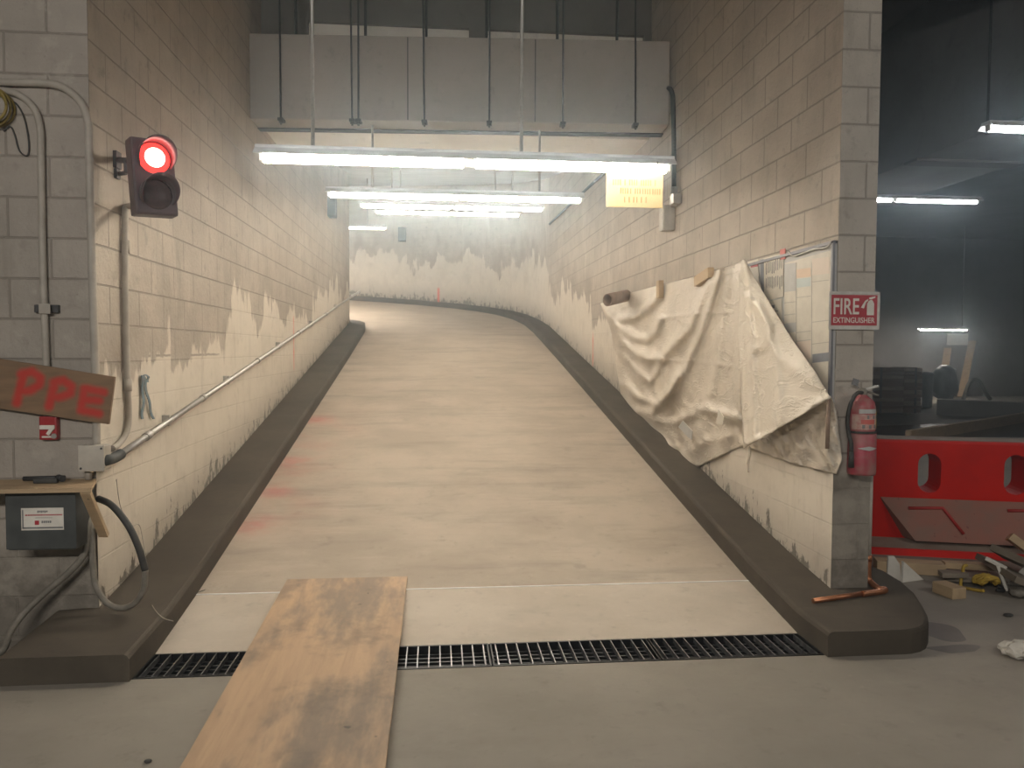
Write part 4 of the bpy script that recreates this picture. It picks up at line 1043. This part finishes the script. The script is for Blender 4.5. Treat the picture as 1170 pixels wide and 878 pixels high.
# ------------------------------------------------------------------ red barrier
A_ = atz(1000, 634, 0); B_ = atz(1135, 641, 0); ux = (B_ - A_).normalized(); uy = Vector((-ux.y, ux.x, 0))   # uy points away from the camera
org = A_ + uy * .02
BT = .84
P = lambda u, v, z: org + ux * u + uy * v + Vector((0, 0, z))
t = thing('water_barrier', 'red plastic water-filled barrier behind the debris on the right', 'barrier', tuple(P(.9, .2, 0)))
def zpx(px, py, v):      # height on the plane v
    d = ray(px, py); n = uy; pt = org + uy * v; k = (pt - CAM).dot(n) / d.dot(n); q = CAM + d * k; return (q - org).dot(ux), q.z
def obround(u0, z0, w, h, n=10):
    pts = []; r = w / 2
    for k in range(n + 1): a = PI * k / n; pts.append((u0 + r * math.cos(a), z0 + h / 2 - r + r * math.sin(a)))
    for k in range(n + 1): a = PI + PI * k / n; pts.append((u0 + r * math.cos(a), z0 - h / 2 + r + r * math.sin(a)))
    return pts
VB = .18
ZT = zpx(1080, 504, VB)[1]; ZM = zpx(1080, 571, VB)[1]
h1 = zpx(1062, 541, VB); h2 = zpx(1161, 543, VB); hw = zpx(1074.5, 541, VB)[0] - zpx(1048, 541, VB)[0]; hh = zpx(1062, 520, VB)[1] - zpx(1062, 565, VB)[1]
U0, U1 = -.55, 1.75
me_b = B()
box(me_b, P((U0 + U1) / 2, VB + .14, (ZT + .05) / 2), (U1 - U0, .28, ZT - .05), Matrix((ux, uy, Vector((0, 0, 1)))).transposed(), .02)
body = obj('body', me_b, M['barrier'], t)
for hu, hz in (h1, h2, (2 * h1[0] - h2[0], h1[1])):
    cb = B(); prism(cb, [P(u, VB - .1, z) for u, z in obround(hu, hz, hw, hh)], uy * .6); cut = obj('cutter', cb, M['barrier'], t)
    md = body.modifiers.new('h', 'BOOLEAN'); md.operation = 'DIFFERENCE'; md.object = cut; md.solver = 'EXACT'
    bpy.context.view_layer.update(); dg = bpy.context.evaluated_depsgraph_get(); nm = bpy.data.meshes.new_from_object(body.evaluated_get(dg)); body.modifiers.clear(); body.data = nm; bpy.data.objects.remove(cut)
body.data.name = 'body'
# sloped lower panel: its own wedge with slanted ends
a0 = zpx(1006, 574, VB)[0]; a1 = zpx(1046, 626, .05)[0]
bm = B(); zl = .10
fr = [P(a0, VB - .005, ZM), P(U1, VB - .005, ZM), P(U1, .05, zl), P(a1, .05, zl)]
bk = [P(a0 - .02, VB + .02, ZM + .01), P(U1, VB + .02, ZM + .01), P(U1, VB + .02, zl), P(a1 - .06, VB + .02, zl)]
fv = [bm.verts.new(p) for p in fr]; bv = [bm.verts.new(p) for p in bk]
bm.faces.new(fv); bm.faces.new(bv[::-1])
for k in range(4): bm.faces.new((fv[k], bv[k], bv[(k + 1) % 4], fv[(k + 1) % 4]))
sp = obj('sloped_panel', bm, M['barrier_dust'], t); sp['label'] = 'dust-faded sloped lower panel'
def slope_pt(px, py):
    n = (fr[1] - fr[0]).cross(fr[3] - fr[0]).normalized(); d = ray(px, py); return CAM + d * ((fr[0] - CAM).dot(n) / d.dot(n)) - n * (.004 if n.y > 0 else -.004)
for pl_ in ([(1038, 581), (1077, 581), (1101, 611)], [(1151, 584), (1190, 584)]):
    bm = B(); tube(bm, [slope_pt(*p) for p in pl_], .012, 8); obj('rib', bm, M['rib'], sp)
bm = B(); prism(bm, [P(U0, -.01, 0), P(U0, -.01, .05), P(U0, VB, .085), P(U0, VB + .40, .085), P(U0, VB + .44, 0)], ux * (U1 - U0)); obj('foot', bm, M['barrier_bright'], t)
bm = B(); prism(bm, [P(U0, .0, .0535), P(U0, VB, .0885), P(U0, VB, .0905), P(U0, .0, .0555)], ux * (U1 - U0)); o = obj('dust_layer', bm, M['dust_grey'], t)
bm = B(); prism(bm, [P(U0 + .01, VB + .015, ZT), P(U0 + .01, VB + .265, ZT), P(U0 + .01, VB + .265, ZT + .004), P(U0 + .01, VB + .015, ZT + .004)], ux * (U1 - U0 - .02)); obj('dust_layer', bm, M['dust_grey'], t)

# ------------------------------------------------------------------ debris in front of the barrier
def plank(name, p0, p1, w, th, mat, lab, cat='plank', z=None, roll=0.0, group=None):
    p0, p1 = Vector(p0), Vector(p1); d = (p1 - p0); L = d.length; d.normalize()
    s = d.cross(Vector((0, 0, 1))).normalized(); n = s.cross(d)
    s2 = s * math.cos(roll) + n * math.sin(roll); n2 = n * math.cos(roll) - s * math.sin(roll)
    R = Matrix((d, s2, n2)).transposed()
    bm = B(); box(bm, (p0 + p1) / 2, (L, w, th), R, min(.003, th * .2)); return solo(name, bm, mat, lab, cat, group)
def tri(name, p0, p1, p2, th, mat, lab):
    p0, p1, p2 = Vector(p0), Vector(p1), Vector(p2); n = (p1 - p0).cross(p2 - p0).normalized()
    bm = B(); prism(bm, [p0, p1, p2], n * th)
    for k, (u, v) in enumerate(((.2, .1), (.7, .1), (.1, .6))): pass
    return solo(name, bm, mat, lab, 'bracket', 'white triangular brackets')
def fl(px, py, z=0.0): return atz(px, py, z)
def vert(px, py, base):   # point above the floor at the depth of the floor point base
    b_ = fl(*base); d = ray(px, py); k = (b_.x * fw.x + b_.y * fw.y) / (d.x * fw.x + d.y * fw.y); return CAM + d * k
p0 = fl(1029, 665); tri('wall_bracket', p0, fl(1053, 662), vert(1030, 641, (1029, 665)), .018, M['white'], 'white triangular bracket standing on the floor by the pier, front one')
q_ = [fl(1014, 662), fl(1030, 664), vert(1028, 645, (1029, 664)), vert(1022, 636, (1020, 663)), vert(1015, 636, (1014, 662))]; bm = B(); prism(bm, q_, (.003, .018, 0)); solo('wall_bracket', bm, M['white'], 'white bracket plate standing by the pier, behind the front one', 'bracket', 'white triangular brackets')
g_ = 'scrap lumber before the barrier'
plank('plank', fl(1000, 645, .04), fl(1078, 650, .04), .12, .075, M['lumber'], 'thick pale plank lying behind the white brackets', group=g_)
plank('plank', fl(1078, 645, .06), fl(1150, 649, .06), .08, .04, M['lumber'], 'long plank lying along the barrier foot', group=g_)
plank('plank', fl(1080, 659, .03), fl(1140, 663, .03), .10, .035, M['grey_lumber'], 'grey plank under the yellow rope', group=g_)
p0 = fl(1088, 676, .035); R = Matrix.Rotation(.15, 3, 'Z'); bm = B(); box(bm, p0 + Vector((0, .03, .0)), (.10, .16, .068), R, .004); solo('wood_block', bm, M['lumber_y'], 'short end-on wood block on the floor beside the yellow rope', 'wood block')
plank('plank', fl(1074, 656, .075), fl(1104, 656, .085), .09, .03, M['grey_lumber'], 'grey board scrap tilted behind the end-on block', group=g_)
plank('plank', fl(1128, 640, .12), fl(1175, 668, .10), .16, .04, M['grey_lumber'], 'broad grey plank slanting down at the right edge', roll=.35, group=g_)
plank('plank', fl(1140, 630, .20), fl(1185, 650, .16), .16, .045, M['grey_lumber'], 'upper grey plank on the right-hand pile', roll=.5, group=g_)
plank('plank', vert(1153, 613, (1150, 655)), vert(1190, 640, (1180, 660)), .11, .05, M['lumber'], 'yellowish plank end topping the right-hand pile', roll=.3, group=g_)
plank('white_batten', vert(1126, 638, (1126, 672)), vert(1150, 650, (1150, 676)), .035, .02, M['white'], 'white batten lying across the tilted white batten', 'batten', group='white battens')
plank('white_batten', vert(1140, 646, (1140, 675)), fl(1151, 675, .01), .045, .018, M['white'], 'white batten leaning down onto the floor', 'batten', group='white battens')
p0 = fl(1151, 667); tri('wall_bracket', p0, fl(1175, 672), vert(1172, 646, (1172, 672)), .018, M['white'], 'white triangular bracket lying at the right edge of the pile')
bm = B(); bmesh.ops.create_icosphere(bm, subdivisions=3, radius=.05, matrix=Matrix.Translation(fl(1168, 677, .034)) @ Matrix.Diagonal((1.5, 1, .65, 1)))
for v in bm.verts: v.co += Vector((random.uniform(-1, 1), random.uniform(-1, 1), random.uniform(-1, 1))) * .006
for f in bm.faces: f.smooth = True
solo('sandbag', bm, M['dusty_cable'], 'small lumpy bag on the floor under the right-hand pile', 'bag')
# yellow strap bundle
cc = fl(1127, 668, .05)
t = thing('yellow_rope', 'tangled yellow rope lying among the scrap lumber', 'rope', (cc.x, cc.y, 0))
for k in range(9):
    bm = B(); pts = []; ph = random.uniform(0, 6)
    ra, rb, tilt = random.uniform(.04, .075), random.uniform(.025, .045), random.uniform(-.7, .7)
    for j in range(17):
        a = 2 * PI * j / 16; pts.append(cc + Vector((ra * math.cos(a + ph), .03 * math.sin(a * 2) + rb * math.sin(a + ph) * math.sin(tilt) + .01 * (k - 4) * .5, .005 + abs(rb * math.sin(a + ph)) * 1.2)))
    tube(bm, pts, .009, 8); obj('loop', bm, M['yellow'], t)
bm = B(); tube(bm, smooth_path([cc + Vector((-.04, -.03, -.03)), fl(1118, 675, .012), fl(1108, 673, .012), fl(1098, 670, .012), vert(1100, 655, (1098, 671)), vert(1101, 648, (1098, 671)), vert(1105, 646, (1098, 671))], 5), .010, 8); obj('tail', bm, M['yellow'], t)
bm = B(); q = [cc + Vector((.05, -.02, -.03)), cc + Vector((.09, -.03, -.035)), cc + Vector((.11, 0, -.03)), cc + Vector((.09, .02, -.02))]; tube(bm, smooth_path(q, 5), .010, 8); obj('hook', bm, M['black_metal'], t)
# crumpled paper
bm = B(); bmesh.ops.create_icosphere(bm, subdivisions=3, radius=.075, matrix=Matrix.Translation(fl(1166, 742, .035)) @ Matrix.Diagonal((1.3, 1, .5, 1)))
for v in bm.verts: v.co += Vector((random.uniform(-1, 1), random.uniform(-1, 1), random.uniform(-.6, .6))) * .014
solo('crumpled_paper', bm, M['crumple'], 'crumpled pale paper on the bare floor at the right edge', 'paper')
bm = B(); bmesh.ops.create_icosphere(bm, subdivisions=2, radius=.02, matrix=Matrix.Translation(fl(1152, 703, .008)) @ Matrix.Diagonal((1.4, 1, .5, 1)))
solo('stone_chip', bm, M['rubber'], 'small dark chip lying on the floor right of the kerb', 'chip')
c_ = fl(169, 870, .006); bm = B(); bmesh.ops.create_icosphere(bm, subdivisions=2, radius=.011, matrix=Matrix.Translation(c_) @ Matrix.Diagonal((1.3, 1, .6, 1)))
solo('stone_chip', bm, M['rubber'], 'small dark chip on the floor left of the plywood', 'chip')
# damp patch beside kerb
bm = B(); cc = fl(1092, 742)
vs = [bm.verts.new((cc.x + (.13 + .03 * math.sin(3 * a)) * math.cos(a), cc.y + (.06 + .015 * math.sin(2 * a + 1)) * math.sin(a), .0012)) for a in [2 * PI * k / 28 for k in range(28)]]; bm.faces.new(vs)
cc = fl(1073, 722); vs = [bm.verts.new((cc.x + (.12 + .02 * math.sin(3 * a)) * math.cos(a), cc.y + (.15) * math.sin(a), .001)) for a in [2 * PI * k / 28 for k in range(28)]]; bm.faces.new(vs)
o = struct('floor_damp_patch', bm, M['oil'], 'dark damp patch on the floor beside the rounded kerb', 'floor')

# ------------------------------------------------------------------ far garage
bm = B(); c0 = fl(1020, 492); c1 = fl(1190, 480)
vs = [bm.verts.new((p.x, p.y, .003)) for p in (fl(985, 500), fl(1200, 500), fl(1200, 481), fl(1120, 483), fl(1060, 485), fl(1030, 486), fl(985, 488))]; bm.faces.new(vs)
struct('floor_puddle', bm, M['water'], 'dark wet patch of floor behind the barrier', 'floor')
# long plank across the barrier top
P0 = fl(1040, 503, 0.86); P1 = atd(1180, 479, 6.3)
P0 = atd(1042, 502, 6.6)
P0, P1 = fl(1038, 499, .10), fl(1200, 472, .10)
plank('plank', P0, P1, .10, .20, M['lumber'], 'long bare timber lying on the garage floor beyond the barrier top')
q0, q1 = fl(1052, 475), fl(1190, 483)
k0 = fl(1070, 474); k1 = fl(1200, 480)
bm = B(); d = (k1 - k0).normalized(); s = Vector((-d.y, d.x, 0)); prism(bm, [k0, k0 + Vector((0, 0, .36)), k0 + s * .5 + Vector((0, 0, .36)), k0 + s * .5], k1 - k0)
struct('trim_4', bm, M['dark_wall'], 'low concrete upstand along the far garage floor', 'kerb')
# lumber stack, bricks of lumber as one strapped pack
b0 = fl(1000, 475); b1 = fl(1054, 475); Wd = (b1 - b0).length; hS = 1.12; dd = b0.y
t = thing('lumber_pack', 'strapped pack of brown lumber standing far behind the barrier', 'lumber', tuple((b0 + b1) / 2))
xs_ = b0.x - .7
for r_ in range(12):
    for cidx, (xa, xb) in enumerate(((xs_, (b0.x + b1.x) / 2 + .12), ((b0.x + b1.x) / 2 + .13, b1.x))):
        bm = B(); jx = random.uniform(-.03, .03); box(bm, ((xa + xb) / 2, b0.y + .45, .06 + (r_ + .5) * (hS - .06) / 12), (xb - xa + jx * .2, .9 + jx, (hS - .06) / 12 - .008), None, .006); obj('board', bm, M['dark_lumber'] if (r_ + cidx) % 3 else M['cardboard'], t)
for x in (b0.x + .12, b1.x - .16):
    bm = B(); box(bm, (x, b0.y - .005, hS / 2 + .03), (.05, .012, hS - .04)); box(bm, (x, b0.y + .45, hS + .004), (.05, .93, .008)); obj('strap', bm, M['rubber'], t)
for x in (xs_ + .2, b1.x - .3):
    bm = B(); box(bm, (x, b0.y + .45, .028), (.1, .9, .056)); obj('bearer', bm, M['grey_lumber'], t)
# dark bin and bag beside it
p = fl(1059, 466); h_ = atd(1059, 426, 17).z
yb_ = p.y
t = thing('tall_bin', 'tall black bin beside the lumber pack', 'bin', tuple(p))
sz = 17.5 * 10 / 880
bm = B(); lathe(bm, [(.10, .0), (.125, .02), (.14, .85), (.15, .87), (.15, .9), (.05, .94)], p, n=20); obj('body', bm, M['sack'], t)
bm = B(); lathe(bm, [(.16, .88), (.16, .92), (.1, .96)], p, n=20); obj('lid', bm, M['sack'], t)
p = fl(1078, 462)
bm = B(); bmesh.ops.create_icosphere(bm, subdivisions=3, radius=.42, matrix=Matrix.Translation(p + Vector((.1, .1, .60))) @ Matrix.Diagonal((.9, .6, 1.25, 1)))
for v in bm.verts: v.co += Vector((random.uniform(-1, 1), random.uniform(-1, 1), random.uniform(-1, 1))) * .05
for f in bm.faces: f.smooth = True
for v in bm.verts: v.co.z = max(v.co.z, 0.002)
solo('rubbish_sack', bm, M['sack'], 'dark slumped sack between the bin and the leaning boards', 'sack')
def lean(px0, py0, px1, py1, lab):
    a_ = aty(px0, py0, 24.40); b_ = aty(px1, py1, 23.6); b_.z = .03
    return plank('leaning_board', b_, a_, .22, .05, M['lumber'], lab, 'board', group='boards leaning on the far wall')
lean(1083, 398, 1075, 462, 'pale board leaning on the far wall, closer to the bin')
lean(1111, 390, 1098, 462, 'pale board leaning on the far wall, right of the small light')
a_ = aty(1094, 388, 24.42); bm = B(); box(bm, (a_.x, 24.42, a_.z), (.75, .03, .38)); solo('wall_poster', bm, M['paper'], 'pale paper stuck on the far wall under the small light', 'poster')
p = fl(1130, 459); bm = B(); tube(bm, smooth_path([p + Vector((-.4, .6, .02)), p + Vector((-.2, .6, .55)), p + Vector((.1, .65, .62)), p + Vector((.3, .6, .3)), p + Vector((.5, .6, .02))], 6), .06, 8); solo('black_hose', bm, M['rubber'], 'black hose hump on the floor by the far wall', 'hose')

# ------------------------------------------------------------------ light
def area(name, loc, size, power, rot=(0, 0, 0), col=(1, .97, .92)):
    l = bpy.data.lights.new(name, 'AREA'); l.shape = 'RECTANGLE'; l.size, l.size_y = size; l.energy = power; l.color = col
    o = bpy.data.objects.new(name, l); C.objects.link(o); o.location = loc; o.rotation_euler = rot; return o
area('garage_lamp_behind', (-1.6, -2.2, 3.2), (2.4, .2), 90, (math.radians(55), 0, 0))
area('side_fill', (5.5, .5, 3.6), (2.4, .2), 30, (math.radians(35), 0, 0))  # unseen area light added to fill the barrier and right-hand floor
w = bpy.data.worlds.new('world'); bpy.context.scene.world = w; w.use_nodes = True
w.node_tree.nodes['Background'].inputs[0].default_value = (.8, .85, .9, 1); w.node_tree.nodes['Background'].inputs[1].default_value = .004

vn = w.node_tree.nodes.new('ShaderNodeVolumeScatter'); vn.inputs['Color'].default_value = (.74, .90, 1, 1); vn.inputs['Density'].default_value = .017; vn.inputs['Anisotropy'].default_value = .86
w.node_tree.links.new(vn.outputs[0], w.node_tree.nodes['World Output'].inputs['Volume'])
sc = bpy.context.scene
sc.view_settings.view_transform = 'Standard'; sc.view_settings.look = 'None'; sc.view_settings.gamma = 1; sc.view_settings.use_curve_mapping = False
sc.view_settings.exposure = 1.1
